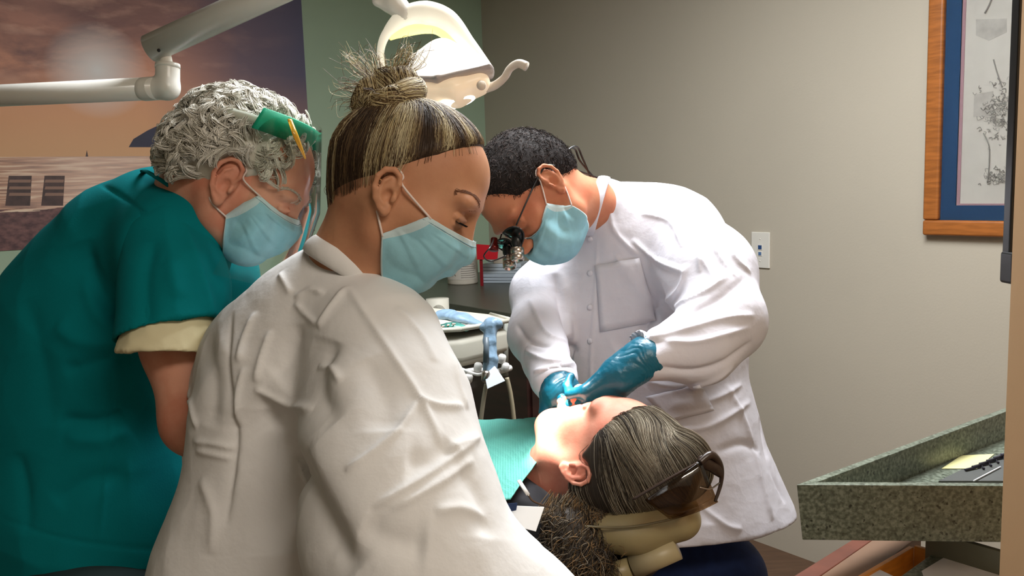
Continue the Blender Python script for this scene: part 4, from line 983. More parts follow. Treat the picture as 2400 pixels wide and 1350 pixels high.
for pts in ([(1296, 396, 1.56), (1330, 352, 1.60), (1352, 344, 1.62), (1366, 372, 1.64), (1386, 420, 1.66)], [(1300, 390, 1.56), (1322, 356, 1.60), (1346, 348, 1.63), (1360, 378, 1.65), (1392, 416, 1.67)], [(1302, 396, 1.57), (1346, 398, 1.61), (1402, 417, 1.66)]):
    tube('retainer_cord', spline([P(*p) for p in pts], 8), .0024, M_blk, loup, 8, .6)

# lab coat
s = Sculpt(); sqd = (D(.2, 0, 1), .80)
s.chain([P(1416, 489, 1.68), P(1545, 595, 1.74), P(1575, 730, 1.77), P(1550, 900, 1.77), P(1565, 1080, 1.77), P(1605, 1290, 1.77), P(1612, 1420, 1.77)], [.059, .130, .145, .160, .190, .228, .25], .06, world=True, sq=sqd)
s.chain([P(1430, 560, 1.76), P(1400, 700, 1.80), P(1400, 900, 1.80)], [.07, .10, .11], .07, world=True)
s.chain([P(1330, 610, 1.80), P(1268, 690, 1.76), P(1262, 785, 1.68), P(1298, 886, 1.52)], [.058, .058, .054, .043], .03, world=True)
s.cone(P(1306, 905, 1.50), P(1330, 965, 1.45), .036, .034, .003, 'sub', world=True)
s.chain([P(1600, 560, 1.66), P(1660, 640, 1.58), P(1695, 750, 1.50)], [.078, .080, .070], .04, world=True)
s.chain([P(1695, 750, 1.50), P(1640, 810, 1.46), P(1520, 838, 1.42)], [.068, .062, .040], .03, world=True)
s.cone(P(1520, 838, 1.42), P(1450, 852, 1.40), .034, .034, .003, 'sub', world=True)
ha_, hb_ = P(1868, 1202, 1.77), P(1600, 1285, 1.58); hn_ = np.cross(hb_ - ha_, D(-.15, 0, 1)); hn_ *= -np.sign(hn_[2]); s.cut(hb_, hn_, .004, world=True)
FD = [([(1400, 560), (1395, 700), (1385, 850), (1390, 930)], .004, .003), ([(1440, 600), (1480, 640), (1520, 700), (1560, 760)], .006, .007), ([(1425, 470), (1440, 540), (1500, 600)], .005, .006), ([(1560, 690), (1500, 790), (1450, 830)], .012, -.014, .4),
      ([(1625, 475), (1635, 560), (1640, 640)], .0045, .006), ([(1480, 560), (1540, 610), (1610, 640)], .005, .006), ([(1610, 620), (1590, 680), (1540, 720)], .005, .006), ([(1580, 720), (1650, 690), (1710, 645)], .0055, .009), ([(1600, 740), (1680, 700), (1750, 650)], .010, -.008, .4),
      ([(1500, 800), (1580, 780), (1700, 745), (1770, 740)], .006, .006), ([(1530, 860), (1620, 872), (1700, 850), (1765, 800)], .009, -.009), ([(1560, 800), (1640, 800), (1760, 765)], .005, .006), ([(1510, 892), (1580, 905), (1660, 895), (1720, 860)], .005, .007),
      ([(1300, 640), (1330, 760), (1350, 860)], .010, -.012, .4), ([(1240, 700), (1280, 780), (1330, 800)], .005, .006), ([(1210, 760), (1240, 800), (1290, 812)], .006, -.006), ([(1230, 820), (1280, 845), (1340, 848)], .005, .007), ([(1700, 900), (1750, 1000), (1790, 1150), (1810, 1220)], .008, .006),
      ([(1560, 950), (1660, 940), (1740, 900)], .005, .006), ([(1600, 1010), (1650, 1100), (1660, 1230)], .020, -.010), ([(1680, 1060), (1740, 1040), (1780, 1060)], .010, -.006), ([(1560, 1010), (1660, 1000), (1760, 940)], .006, .006), ([(1690, 520), (1720, 600), (1760, 640)], .0045, .006),
      ([(1640, 490), (1690, 560)], .005, -.005), ([(1450, 690), (1480, 720), (1440, 740)], .004, .005), ([(1440, 640), (1440, 700)], .004, .004), ([(1250, 870), (1300, 862), (1350, 850)], .005, .005), ([(1500, 500), (1570, 520), (1600, 580)], .005, .005), ([(1660, 560), (1700, 620), (1720, 650)], .004, .005), ([(1640, 600), (1680, 660)], .004, .005),
      ([(1640, 1180), (1700, 1230), (1740, 1240)], .006, .005), ([(1780, 980), (1800, 1080), (1840, 1180)], .008, -.005)]
def postD(V, Q):
    V = crumple(V, Q, .006, 7, (1, 1, .6), 7.0, 'ridge', 2); V = relax(folds(V, Q, FD), Q, 1, .4); return crumple(V, Q, .0006, 30, (1, 1, 1), 3.0, 'ridge', 1)
coat, kV, kQ = sculpted('lab_coat', s, .0032, M_gown2, dent, 1, postD); kb = bvh_of(kV, kQ)
def patch(name, poly, m, parent, off=.002, n=10, th=.0012):      # cloth patch lying on the coat
    a, b, c_, d = [np.array(q, float) for q in poly]; V = []
    for j in range(n):
        for i in range(n):
            u, v = i / (n - 1), j / (n - 1); q = (a * (1 - u) + b * u) * (1 - v) + (d * (1 - u) + c_ * u) * v; h, nn = hit(kb, *q)
            V.append(h + nn * off if h is not None else P(q[0], q[1], 1.6))
    return obj(name, V, [[j * n + i, j * n + i + 1, (j + 1) * n + i + 1, (j + 1) * n + i] for j in range(n - 1) for i in range(n - 1)], m, parent, True, solid=th)
patch('chest_pocket', [(1396, 622), (1500, 604), (1540, 752), (1408, 778)], M_gown2, coat, .0035)
patch('side_pocket', [(1512, 930), (1640, 898), (1672, 962), (1570, 988)], M_gown2, coat, .004)
for y in (560, 640, 720, 800):
    h, nn = hit(kb, 1383, y)
    if h is not None: lathe('snap', h, nn, [(.006, -.001), (.006, .002), (.002, .0028)], M_gown2, coat, 14)
e1, e2 = D(.35, .45, -.25), D(.35, -.35, .75)
band('collar', [ring(P(1383, 480, 1.66), D(.27, .96, 0), D(-.1, 0, 1), .056, .058), ring(P(1396, 482, 1.665), D(.27, .96, 0), D(-.1, 0, 1), .060, .062), ring(P(1412, 486, 1.67), D(.27, .96, 0), D(-.1, 0, 1), .060, .064)], M_gown2, coat, .003)
for c_, ax, r in ((P(1301, 894, 1.51), P(1330, 945, 1.45) - P(1298, 886, 1.52), .039),):
    ax = ax / np.linalg.norm(ax); a = np.cross(ax, UP); a /= np.linalg.norm(a); b = np.cross(ax, a)
    band('knit_cuff', [ring(c_ - ax * .01, a, b, r, r), ring(c_ + ax * .006, a, b, r * 1.03, r * 1.03), ring(c_ + ax * .022, a, b, r * .86, r * .86)], M_gown2, coat, .003)
legs(dent, P(1622, 1300, 1.80) * [1, 1, 0] + UP * .72, .070, D(1, 0, .3), D(-.3, 0, 1), mat('blue denim', (26, 50, 104), .8, var=.15, vscale=40, bump=.2, bscale=200, bdist=.001), top=.105, r0=.085)

# gloved hands
def glove_post(o, ax):
    o = np.array(o); ax = np.array(ax) / np.linalg.norm(ax)
    def f(V, Q):                    # tight transverse wrinkles round the wrist
        N = vnormals(V, Q); t = (V - o) @ ax; nz_ = np.array([noise.noise(Vector(p * 22)) for p in V]); r = np.abs(np.sin(t * 360 + nz_ * 12)) ** .6
        m_ = np.exp(-((t + .010) / .028) ** 2); V = V + N * (.0011 * (r - .6) * m_)[:, None]
        return crumple(V, Q, .0010, 80, (1, 1, 1), 1.0, 'ridge', 1)
    return f
s = Sculpt()
s.cone(P(1302, 890, 1.51), P(1314, 920, 1.48), .033, .033, .02, world=True)
hand_ops(s, P(1308, 902, 1.49), D(.20, -.90, .30), D(-.22, .55, .80), D(.96, .20, -.1), [(.35, 1.3, 1.0), (.45, 1.4, 1.0), (.55, 1.5, 1.0), (.65, 1.5, 1.0)], 1.0, (-.12, -.03, .05, .12), palm=.52, rad=1.08, thumbdir=D(.65, -.55, -.35), thumb_curl=.7)
sculpted('glove', s, .0018, M_glove, dent, 1, glove_post(P(1306, 900, 1.49), D(.2, -.9, .3)))
s = Sculpt()
s.cone(P(1512, 838, 1.415), P(1450, 880, 1.41), .036, .033, .02, world=True)
hand_ops(s, P(1462, 872, 1.41), D(-.66, -.72, .05), D(.45, -.25, .85), D(-.35, .30, .8) * -1, [(.55, .55, .4), (.65, .6, .4), (.8, .8, .5), (.9, 1.0, .6)], 1.0, (-.06, -.02, .02, .06), palm=.82, rad=1.08, thumbdir=D(-.9, -.25, -.2), thumb_curl=.3)
sculpted('glove', s, .0018, M_glove, dent, 1, glove_post(P(1480, 862, 1.41), P(1430, 900, 1.41) - P(1500, 845, 1.415)))
# instrument held in the mouth
inst = empty('dental_mirror', tuple(P(1345, 950, 1.45)), 'slim steel dental mirror held in the gloved hand by the mouth', 'dental mirror')
tube('handle', [P(1330, 905, 1.50), P(1348, 962, 1.44)], .0028, M_silv, inst, 10)
tube('stem', [P(1348, 962, 1.44), P(1362, 985, 1.41)], .0012, M_silv, inst, 8)

# ------------------------------------------------------------------ patient lying in the chair
pf = Frame(P(1432, 1072, 1.38), D(-.10, .96, -.16), D(.80, .10, .60), D(0, 0, 1), 1.0)
pat = empty('person', tuple(P(1150, 1150, 1.6) * [1, 1, 0]), 'person lying back under a teal bib with grey brown hair, mouth being treated', 'person')
M_skinP = skin_mat('pink fair skin', (226, 158, 134), (212, 128, 106))
EAR['c'] = pf.at(1348, 1104, .078); s = Sculpt(pf); head_ops(s, 1.0, earsize=.95, eartilt=-.1, cr=((-.004, 0, .020), (.083, .074, .084)))
s.chain([pf.w((-.025, 0, -.05)), pf.w((-.030, 0, -.12)), P(1245, 1165, 1.48)], [.054, .054, .060], .03, world=True)
s.chain([P(1245, 1165, 1.48), P(1110, 1190, 1.64)], [.06, .085], .04, world=True)
sculpted('body', s, .0020, M_skinP, pat, 1)
M_h0 = mat('dark brown grey hair', (58, 50, 42), .6, spec=.3); M_h1 = mat('ash brown hair', (120, 108, 90), .55, spec=.3); M_h2 = mat('silver grey hair', (170, 160, 140), .55, spec=.3); M_h3 = mat('tan hair ends', (132, 104, 70), .6, spec=.3)
c = Sculpt(pf); c.ell((-.006, 0, .020), (.0910, .0830, .0925), .02); c.ell((.020, 0, .030), (.068, .066, .070), .02); c.ell((-.042, 0, -.012), (.048, .066, .056), .03)
c.ell((.075, 0, -.045), (.078, .2, .085), .006, 'sub'); c.cut((.064, 0, .07), (.90, 0, -.42), .008); c.cut((-.046, 0, -.070), (.2, 0, -.98), .01)
for y in (1, -1): c.ell((EAR['c'][0], y * .085, EAR['c'][2]), (.024, .03, .030), .006, 'sub')
c.cone((-.003, .0, .055), (-.018, .01, .118), .074, .052, .03)
cV, cQ = c.mesh(.0028, 2); phair = link('hair', quadmesh('hair', cV, cQ), M_h0, pat); pb = bvh_of(cV, cQ)
rr = random.Random(31); S = []; S2 = []
dn = -UP
for k in range(6500):
    if k % 2: st = np.array([.060 - .02 * rr.random(), rr.uniform(-.06, .075), rr.uniform(.02, .095)])
    else: st = np.array([rr.uniform(-.02, .065), rr.uniform(-.06, .08), rr.uniform(.03, .11)])
    p = on_surface(pb, pf.w(st), .001); h = pb.find_nearest(Vector(p)); v = np.array(h[1]); pts = [p]; lift = rr.uniform(.0008, .006); n_ = rr.randint(16, 30)
    ln = pf.l(p); bend = pf.d((-1, 0, .35 + rr.gauss(0, .15))) if ln[1] > -.01 else pf.d((-1, 0, .35))
    for j in range(n_):
        h = pb.find_nearest(Vector(pts[-1])); nn = np.array(h[1]); g = dn * .75 + bend * .45 + np.array(noise.noise_vector(Vector(pts[-1] * 14))) * .75; g -= nn * g.dot(nn) * .97; ln_ = np.linalg.norm(g)
        if ln_ < .12: break
        q = pts[-1] + g / ln_ * .0075; h = pb.find_nearest(Vector(q)); q = np.array(h[0]) + np.array(h[1]) * (.0008 + lift * math.sin(min(1, j / 12) * 1.8)); pts.append(q)
    if len(pts) < 5: continue
    f = noise.noise(Vector((st[2] * 60, st[1] * 30, 1))); S.append((np.array(pts), .0004, .0003, 2 if f + rr.gauss(0, .25) > .22 else 1 if f + rr.gauss(0, .25) > -.18 else 0))
strands('combed_hair', S, [M_h0, M_h1, M_h2, M_h3], phair)
# loose long curls below the neck, falling over the side of the chair
c = Sculpt(); c.chain([P(1366, 1215, 1.34), P(1335, 1245, 1.32), P(1345, 1305, 1.31), P(1370, 1400, 1.31)], [.022, .032, .036, .030], .03, world=True)
cV, cQ = c.mesh(.004, 1); cu = link('long_curls', quadmesh('long_curls', crumple(cV, cQ, .003, 30, seed=2), cQ), M_h0, pat); S = []
for p, n in tri_points(cV, cQ, 4200, rr):
    R_ = rr.uniform(.004, .010); w_ = rr.uniform(2, 6); ph = rr.uniform(0, 6); L = rr.uniform(.03, .08); v = dn + np.array([rr.gauss(0, .35) for _ in range(3)]); v /= np.linalg.norm(v); u = np.cross(v, n); u /= np.linalg.norm(u) + 1e-9
    S.append((np.array([p + v * L * t + u * R_ * math.sin(ph + w_ * t * 2) + n * (.003 + R_ * math.cos(ph + w_ * t * 2)) for t in np.linspace(0, 1, 14)]), .0006, .0004, rr.choices([0, 1, 3], (.5, .3, .2))[0]))
for k in range(420):                                # from the nape down over the headrest edge
    x = rr.uniform(1290, 1440); S.append((spline([P(x, 1165 + rr.gauss(0, 8), 1.33), P(x - 20 + rr.gauss(0, 12), 1200, 1.315), P(x - 20 + rr.gauss(0, 20), 1225 + rr.gauss(0, 8), 1.31), P(x - 30 + rr.gauss(0, 26), 1262 + rr.gauss(0, 20), 1.31)], 5), .0006, .0003, rr.choices([0, 1, 3], (.35, .35, .3))[0]))
strands('curly_strands', S, [M_h0, M_h1, M_h2, M_h3], cu)
M_bp = mat('grey eyebrow', (150, 112, 92), .6)
for y in (1, -1):
    S = []
    for i in range(80):
        t = rr.random(); p = np.array([.0955 - .022 * t ** 1.5, y * (.014 + .034 * t), .008 + .006 * math.sin(t * 2.6) + rr.gauss(0, .0016)]); S.append(([pf.w(p), pf.w(p + [.001, y * .003, .001]), pf.w(p + [0, y * .006, .001])], .0004, .0002, 0))
    strands('eyebrow', S, [M_bp], pat)
# dark shirt
M_shirt = mat('black shirt', (22, 22, 28), .85, bump=.2, bscale=200, bdist=.001)
s = Sculpt(); s.chain([P(1205, 1195, 1.44), P(1120, 1190, 1.55), P(1000, 1160, 1.78), P(900, 1130, 2.05)], [.10, .135, .145, .14], .05, world=True, sq=(UP, .75))
s.chain([P(1225, 1235, 1.36), P(1160, 1260, 1.38), P(1020, 1230, 1.62)], [.055, .065, .055], .05, world=True)
s.ell(pf.w((-.02, 0, -.09)), np.array([.066, .066, .066]), .02, 'sub', world=True)
sculpted('shirt', s, .005, M_shirt, pat, 2, lambda V, Q: crumple(V, Q, .006, 14))
s = Sculpt(); s.chain([P(905, 1130, 2.05), P(800, 1110, 2.45), P(760, 1250, 2.75)], [.14, .10, .07], .05, world=True, sq=(UP, .8)); sculpted('trousers', s, .008, mat('dark trousers', (30, 32, 42), .8), pat, 1)
# bib: teal sheet with clip chain
bib = empty('patient_bib', tuple(P(1200, 1080, 1.5)), 'teal embossed paper bib clipped over the chest of the lying patient', 'bib')
M_bib = mat('teal bib paper', (112, 206, 192), .75)
nt = M_bib.node_tree; b = nt.nodes['Principled BSDF']; tc = nt.nodes.new('ShaderNodeTexCoord'); vo = nt.nodes.new('ShaderNodeTexVoronoi'); vo.inputs['Scale'].default_value = 230; vo.inputs['Randomness'].default_value = .15
bp = nt.nodes.new('ShaderNodeBump'); bp.inputs['Strength'].default_value = .6; bp.inputs['Distance'].default_value = .002; nt.links.new(tc.outputs['Object'], vo.inputs[0]); nt.links.new(vo.outputs[0], bp.inputs['Height']); nt.links.new(bp.outputs[0], b.inputs['Normal'])
rows = [[(1250, 979, 1.66), (1275, 985, 1.58), (1298, 1003, 1.50), (1268, 1062, 1.41), (1232, 1118, 1.345), (1196, 1168, 1.30)],
        [(1190, 981, 1.70), (1205, 990, 1.62), (1215, 1020, 1.53), (1190, 1080, 1.435), (1160, 1130, 1.37), (1150, 1180, 1.32)],
        [(1110, 986, 1.76), (1110, 998, 1.68), (1115, 1030, 1.58), (1100, 1090, 1.48), (1080, 1150, 1.42), (1060, 1210, 1.38)],
        [(960, 990, 1.95), (960, 1000, 1.86), (960, 1040, 1.76), (950, 1100, 1.66), (930, 1160, 1.60), (910, 1220, 1.56)]]
R0 = [spline([P(*p) for p in r], 6) for r in rows]; G_ = [spline([R0[k][i] for k in range(4)], 8) for i in range(len(R0[0]))]
n1, n2 = len(G_), len(G_[0]); V = np.array(G_).reshape(-1, 3)
V += np.array([[0, 0, .004 * noise.noise(Vector(p * 18)) + .0015 * noise.noise(Vector(p * 50))] for p in V])
obj('bib_sheet', V, [[i * n2 + j, i * n2 + j + 1, (i + 1) * n2 + j + 1, (i + 1) * n2 + j] for i in range(n1 - 1) for j in range(n2 - 1)], M_bib, bib, True, solid=.0015)
M_wht = mat('white plastic', (232, 230, 226), .4)
tube('clip', [P(1216, 1126, 1.29), P(1238, 1160, 1.275)], .0036, M_wht, bib, 10, .5)
tube('clip_chain', spline([P(1238, 1160, 1.275), P(1252, 1176, 1.28), P(1290, 1190, 1.30)], 6), .0014, M_silv, bib, 8)
nt_ = empty('paper_note', tuple(P(1236, 1210, 1.27)), 'small white paper flap lying by the dark shirt shoulder of the patient', 'paper')
prism('sheet', [P(1180, 1184, 1.235), P(1276, 1188, 1.222), P(1256, 1246, 1.205), P(1178, 1226, 1.22)], D(0, -.3, -1) * .002, M_wht, nt_, .0006)
prism('blue_mark', [P(1180, 1181, 1.230), P(1213, 1178, 1.222), P(1210, 1196, 1.218), P(1182, 1202, 1.225)], D(0, -.3, -1) * .002, mat('navy tab', (18, 40, 78), .5), nt_, .0006)

# glasses resting on the top of the head
sg = empty('safety_glasses', tuple(P(1620, 1130, 1.25)), 'brown tinted wraparound safety glasses pushed up on the lying patient\'s hair', 'glasses')
M_amb = bpy.data.materials.new('brown tinted lens'); M_amb.use_nodes = True; nt = M_amb.node_tree; nt.nodes.remove(nt.nodes['Principled BSDF'])
tr = nt.nodes.new('ShaderNodeBsdfTransparent'); tr.inputs[0].default_value = (.52, .40, .27, 1); gl = nt.nodes.new('ShaderNodeBsdfGlossy'); gl.inputs['Roughness'].default_value = .08; mx_ = nt.nodes.new('ShaderNodeMixShader'); mx_.inputs[0].default_value = .10
nt.links.new(tr.outputs[0], mx_.inputs[1]); nt.links.new(gl.outputs[0], mx_.inputs[2]); nt.links.new(mx_.outputs[0], nt.nodes['Material Output'].inputs[0]); 
M_brn = mat('dark brown frame', (52, 38, 30), .3)
tube('temple_arm', spline([P(1484, 1170, 1.24), P(1560, 1126, 1.225), P(1640, 1082, 1.22)], 6), .0042, M_brn, sg, 8, .5)
nn_ = 14; V = []
for v in range(6):
    for u in range(nn_):
        a = u / (nn_ - 1); q0_ = np.array([1512 + 130 * a, 1172 - 92 * a + 0]); q1_ = np.array([1570 + 112 * a, 1216 - 16 * a - 24 * a * a]); q = q0_ + (q1_ - q0_) * (v / 5); V.append(P(q[0], q[1], 1.215 + .03 * (v / 5) ** 2 - .012 * math.sin(a * 3.1)))
obj('tinted_lens', V, [[j * nn_ + i, j * nn_ + i + 1, (j + 1) * nn_ + i + 1, (j + 1) * nn_ + i] for j in range(5) for i in range(nn_ - 1)], M_amb, sg, True, solid=.0022)
tube('upper_frame', spline([P(1640, 1084, 1.217), P(1666, 1066, 1.225), P(1688, 1090, 1.235), P(1690, 1130, 1.24), P(1676, 1176, 1.235)], 8), [.0048, .0062, .0046, .0030, .0022], M_brn, sg, 10)
s = Sculpt(); s.cone(P(1648, 1082, 1.225), P(1678, 1098, 1.235), .010, .008, .008, world=True, sq=(D(0, 0, 1), .5)); s.cone(P(1676, 1096, 1.235), P(1688, 1112, 1.24), .007, .005, .006, world=True); sculpted('hinge_block', s, .0015, M_brn, sg, 1)
tube('nose_wire', spline([P(1640, 1142, 1.215), P(1664, 1146, 1.22), P(1686, 1132, 1.235)], 6), .0012, M_silv, sg, 8)

# ------------------------------------------------------------------ dental chair
ch = empty('dental_chair', tuple(P(1300, 1300, 1.55) * [1, 1, 0]), 'beige padded dental chair with headrest carrying the lying patient', 'chair')
M_pad = mat('olive beige vinyl', (150, 136, 98), .38, var=.04, vscale=8, bump=.12, bscale=120, bdist=.001); M_shell = mat('dark chair shell', (34, 32, 30), .45)
s = Sculpt(); ax = P(1620, 1216, 1.30) - P(1375, 1238, 1.36); ax /= np.linalg.norm(ax)
s.chain([P(1392, 1240, 1.345), P(1490, 1236, 1.33), P(1585, 1218, 1.315)], [.042, .044, .038], .02, world=True, sq=(UP, .85)); s.chain([P(1400, 1225, 1.44), P(1500, 1215, 1.43), P(1590, 1200, 1.41)], [.04, .042, .035], .03, world=True)
hd, _, _ = sculpted('headrest', s, .003, M_pad, ch, 2)
tube('piping', spline([P(1365, 1233, 1.292), P(1430, 1236, 1.286), P(1500, 1232, 1.275), P(1590, 1212, 1.268), P(1615, 1196, 1.30)], 8), .0020, mat('vinyl piping', (112, 102, 74), .4), hd, 8)
s = Sculpt(); s.chain([P(1400, 1290, 1.40), P(1480, 1300, 1.38), P(1540, 1280, 1.37)], [.035, .04, .03], .02, world=True); sculpted('headrest_shell', s, .004, M_shell, ch, 1)
hl_ = tube('adjust_lever', [P(1415, 1352, 1.32), P(1480, 1330, 1.31)], .0165, M_pad, ch, 20); tube('lever_grip', [P(1484, 1329, 1.309), P(1588, 1285, 1.295)], [.019, .0205, .020, .017], mat('ivory lever grip', (170, 156, 120), .4), ch, 24)
s = Sculpt(); fwdc = P(900, 1180, 2.1) - P(1340, 1290, 1.45); fwdc /= np.linalg.norm(fwdc); sidec = np.cross(fwdc, UP); sidec /= np.linalg.norm(sidec)
for t in (-.09, 0, .09): s.chain([P(1330, 1290, 1.45) + sidec * t * .7, P(1120, 1290, 1.72) + sidec * t, P(900, 1290, 2.1) + sidec * t, P(880, 1290, 2.5) + sidec * t], [.05, .075, .08, .08], .04, world=True)
sculpted('backrest_and_seat', s, .008, M_pad, ch, 2)
cb = P(1000, 1300, 1.95); tube('column', [cb * [1, 1, 0] + UP * .1, cb * [1, 1, 0] + UP * (cb[2] - .03)], [.15, .12, .11], M_shell, ch, 28)
lathe('base_plate', cb * [1, 1, 0], UP, [(.32, 0), (.32, .06), (.28, .09), (.17, .12)], M_shell, ch, 40)

# ------------------------------------------------------------------ operatory lamp on its arm
LD = 1.40
lamp = empty('dental_lamp', tuple(P(1050, 180, LD)), 'white swivelling dental lamp with yellow lit yoke and curled handle above the patient', 'lamp')
M_wp = mat('glossy white plastic', (236, 234, 226), .25, spec=.6, bump=.03, bscale=40)
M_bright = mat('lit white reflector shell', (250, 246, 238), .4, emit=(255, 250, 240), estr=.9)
M_yoke = mat('translucent white yoke', (250, 246, 232), .3, emit=(255, 248, 225), estr=.35)  # emission stands in for lamp light passing through the yoke
M_lit = mat('translucent yellow yoke lip', (248, 242, 170), .4, emit=(252, 242, 150), estr=.7)  # lamp glow through the lip put in as yellow emission
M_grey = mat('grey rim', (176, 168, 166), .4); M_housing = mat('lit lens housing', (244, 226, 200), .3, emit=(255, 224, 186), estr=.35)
yk = spline([P(897, 178, LD + .0), P(892, 120, LD), P(908, 76, LD), P(950, 38, LD), P(1000, 30, LD), P(1050, 48, LD), P(1095, 100, LD), P(1146, 168, LD)], 10)
tube('yoke', yk, [.0055, .0062, .008, .0155, .019, .0175, .0125, .0100], M_yoke, lamp, 16, 1.0)
tube('yoke_lip', spline([P(908, 84, LD + .016), P(935, 68, LD + .018), P(1000, 52, LD + .020), P(1042, 62, LD + .018), P(1082, 106, LD + .014), P(1104, 130, LD + .012)], 8), [.006, .010, .0125, .0125, .010, .004], M_lit, lamp, 12, 1.5)
s = Sculpt(); s.chain([P(900, -30, LD), P(925, 8, LD), P(950, 34, LD)], [.020, .0165, .017], .01, world=True); s.cone(P(886, 2, LD), P(905, 14, LD), .010, .008, .008, world=True); sculpted('swivel_stem', s, .002, M_wp, lamp, 1)
# bowl: upper shell, grey rim, housing
s = Sculpt(); s.chain([P(990, 165, LD), P(1040, 148, LD), P(1120, 166, LD)], [.028, .032, .018], .02, world=True, sq=(D(0, 0, 1), 1.7)); s.cone(P(968, 185, LD), P(1000, 180, LD), .012, .02, .02, world=True)
s.cut(P(1050, 190, LD), D(-.24, -.97, 0), .006, world=True); sculpted('reflector_shell', s, .0022, M_bright, lamp, 1)
s = Sculpt(); s.chain([P(970, 190, LD), P(1030, 198, LD), P(1148, 168, LD)], [.0050, .0078, .0075], .004, world=True, sq=(D(0, 0, 1), 6.0)); sculpted('rim', s, .002, M_grey, lamp, 1)
s = Sculpt(); s.chain([P(1005, 212, LD), P(1068, 216, LD), P(1122, 196, LD)], [.016, .022, .019], .012, world=True, sq=(D(0, 0, 1), 1.9)); hs, _, _ = sculpted('lens_housing', s, .0022, M_housing, lamp, 1)
LP0 = P(1078, 252, LD); TG = P(1316, 996, 1.40); ld = (TG - LP0) / np.linalg.norm(TG - LP0)
lathe('lens', LP0 - ld * .014, ld, [(.030, 0), (.030, .006), (.026, .008)], mat('glowing lens', (255, 250, 240), .3, emit=(255, 246, 232), estr=6.0), hs, 28)
tube('handle', spline([P(1138, 206, LD), P(1160, 200, LD), P(1182, 182, LD - .01), P(1196, 160, LD - .02), P(1216, 149, LD - .03), P(1234, 156, LD - .035)], 8), [.0085, .0070, .0062, .0062, .0068, .0078], mat('ivory handle', (214, 204, 190), .35), lamp, 16)
for x, y in ((1128, 200),): tube('pivot_cap', [P(x, y, LD - .034), P(x, y, LD - .05)], [.008, .007], mat('tan pivot cap', (236, 222, 204), .4), lamp, 16)
sp = bpy.data.lights.new('lamp_beam', 'SPOT'); sp.energy = 115; sp.color = (1.0, .95, .88); sp.spot_size = math.radians(13.5); sp.spot_blend = .5; sp.shadow_soft_size = .022
so = bpy.data.objects.new('lamp_beam', sp); COL.objects.link(so); so.location = tuple(LP0 + ld * .012); so.rotation_mode = 'QUATERNION'; so.rotation_quaternion = Vector(-ld).to_track_quat('Z', 'Y'); so.parent = lamp; so.matrix_parent_inverse = Matrix.Translation(-Vector(lamp.location))

arm = empty('lamp_arm', tuple(P(385, 200, 1.62)), 'jointed white tubular arm that carries the dental lamp, crossing the beach poster', 'lamp arm')
AD = 1.62
tube('lower_arm', [P(-420, 248, 1.9), P(0, 224, 1.70), P(368, 207, AD)], .0215, M_wp, arm, 32)
s = Sculpt(); s.cone(P(340, 209, AD + .005), P(393, 205, AD), .0222, .0222, .004, world=True); s.cone(P(393, 207, AD), P(393, 160, AD), .0222, .0222, .006, world=True); s.cut(P(393, 153, AD), UP, .002, world=True); sculpted('elbow', s, .002, M_wp, arm, 1)
tube('collar', [P(393, 160, AD), P(393, 150, AD)], [.0232, .0225], M_wp, arm, 32); tube('pivot_post', [P(391, 155, AD), P(385, 112, AD)], [.012, .0095], M_wp, arm, 20)
tube('upper_arm', [P(352, 114, AD - .005), P(700, -45, 1.56), P(760, -72, 1.55)], .0262, M_wp, arm, 40)
tube('screw', [P(372, 118, AD - .034), P(372, 118, AD - .030)], .0032, M_blk, arm, 10)
tube('link_tube', spline([P(700, -45, 1.56), P(800, -95, 1.50), P(880, -70, 1.42), P(903, -22, LD)], 8), .018, M_wp, arm, 20)
pz = P(-420, 248, 1.9); tube('ceiling_post', [pz + UP * -.03, pz * [1, 1, 0] + UP * CEIL], .035, M_wp, arm, 28)

# ------------------------------------------------------------------ side counter and what stands on it
ZC = 1.05
M_lam = mat('grey olive laminate', (74, 74, 64), .35, var=.06, vscale=40, spec=.4); M_dk = mat('dark cherry cabinet', (44, 22, 18), .4, var=.25, vscale=6, stretch=(1, 1, 6))
f0 = onz(1190, 733, ZC); wd_ = abs((f0 - q0) @ B_); s0 = (f0 - cor) @ -A_
def Cw(s_, off, z): return cor - A_ * s_ - B_ * off + UP * z   # along the beige wall, distance off it
ct = empty('side_counter', tuple(Cw(s0, wd_ / 2, 0)), 'dark grey counter on a dark cherry cabinet behind the people, against the walls', 'counter')
prism('worktop', [Cw(.002, .002, ZC), Cw(.002, wd_, ZC), Cw(s0 + .12, wd_, ZC), Cw(s0 + .12, .002, ZC)], (0, 0, -.045), M_lam, ct, .003)
prism('cabinet_body', [Cw(.002, .002, ZC - .045), Cw(.002, wd_ - .03, ZC - .045), Cw(s0 + .10, wd_ - .03, ZC - .045), Cw(s0 + .10, .002, ZC - .045)], (0, 0, -(ZC - .045)), M_dk, ct)
for i in range(3):
    a = .05 + i * (s0 + .06) / 3; dr_ = prism('cabinet_door', [Cw(a, wd_ - .03, .12), Cw(a, wd_ - .012, .12), Cw(a + (s0 + .06) / 3 - .02, wd_ - .012, .12), Cw(a + (s0 + .06) / 3 - .02, wd_ - .03, .12)], (0, 0, ZC - .24), M_dk, ct, .002)
    tube('handle', [Cw(a + .05, wd_ + .01, .6), Cw(a + .05, wd_ + .01, .72)], .006, M_silv, dr_, 10)
bp_ = onz(1085, 664, ZC); sc = np.linalg.norm(bp_ - CAM) / FPX
can = empty('wipes_canister', tuple(bp_), 'white plastic wipes canister with a printed grey label on the dark counter', 'canister')
M_bot = mat('cream white plastic', (214, 206, 190), .4)
prof = [(.001, 0), (34, 0), (36, 3), (36, 70), (33, 80), (24, 92), (22, 96), (22, 112), (1, 113)]; lathe('bottle', bp_, UP, [(r * sc, h * sc) for r, h in prof[:-3]] + [(1 * sc, 96 * sc)], M_bot, can, 32)
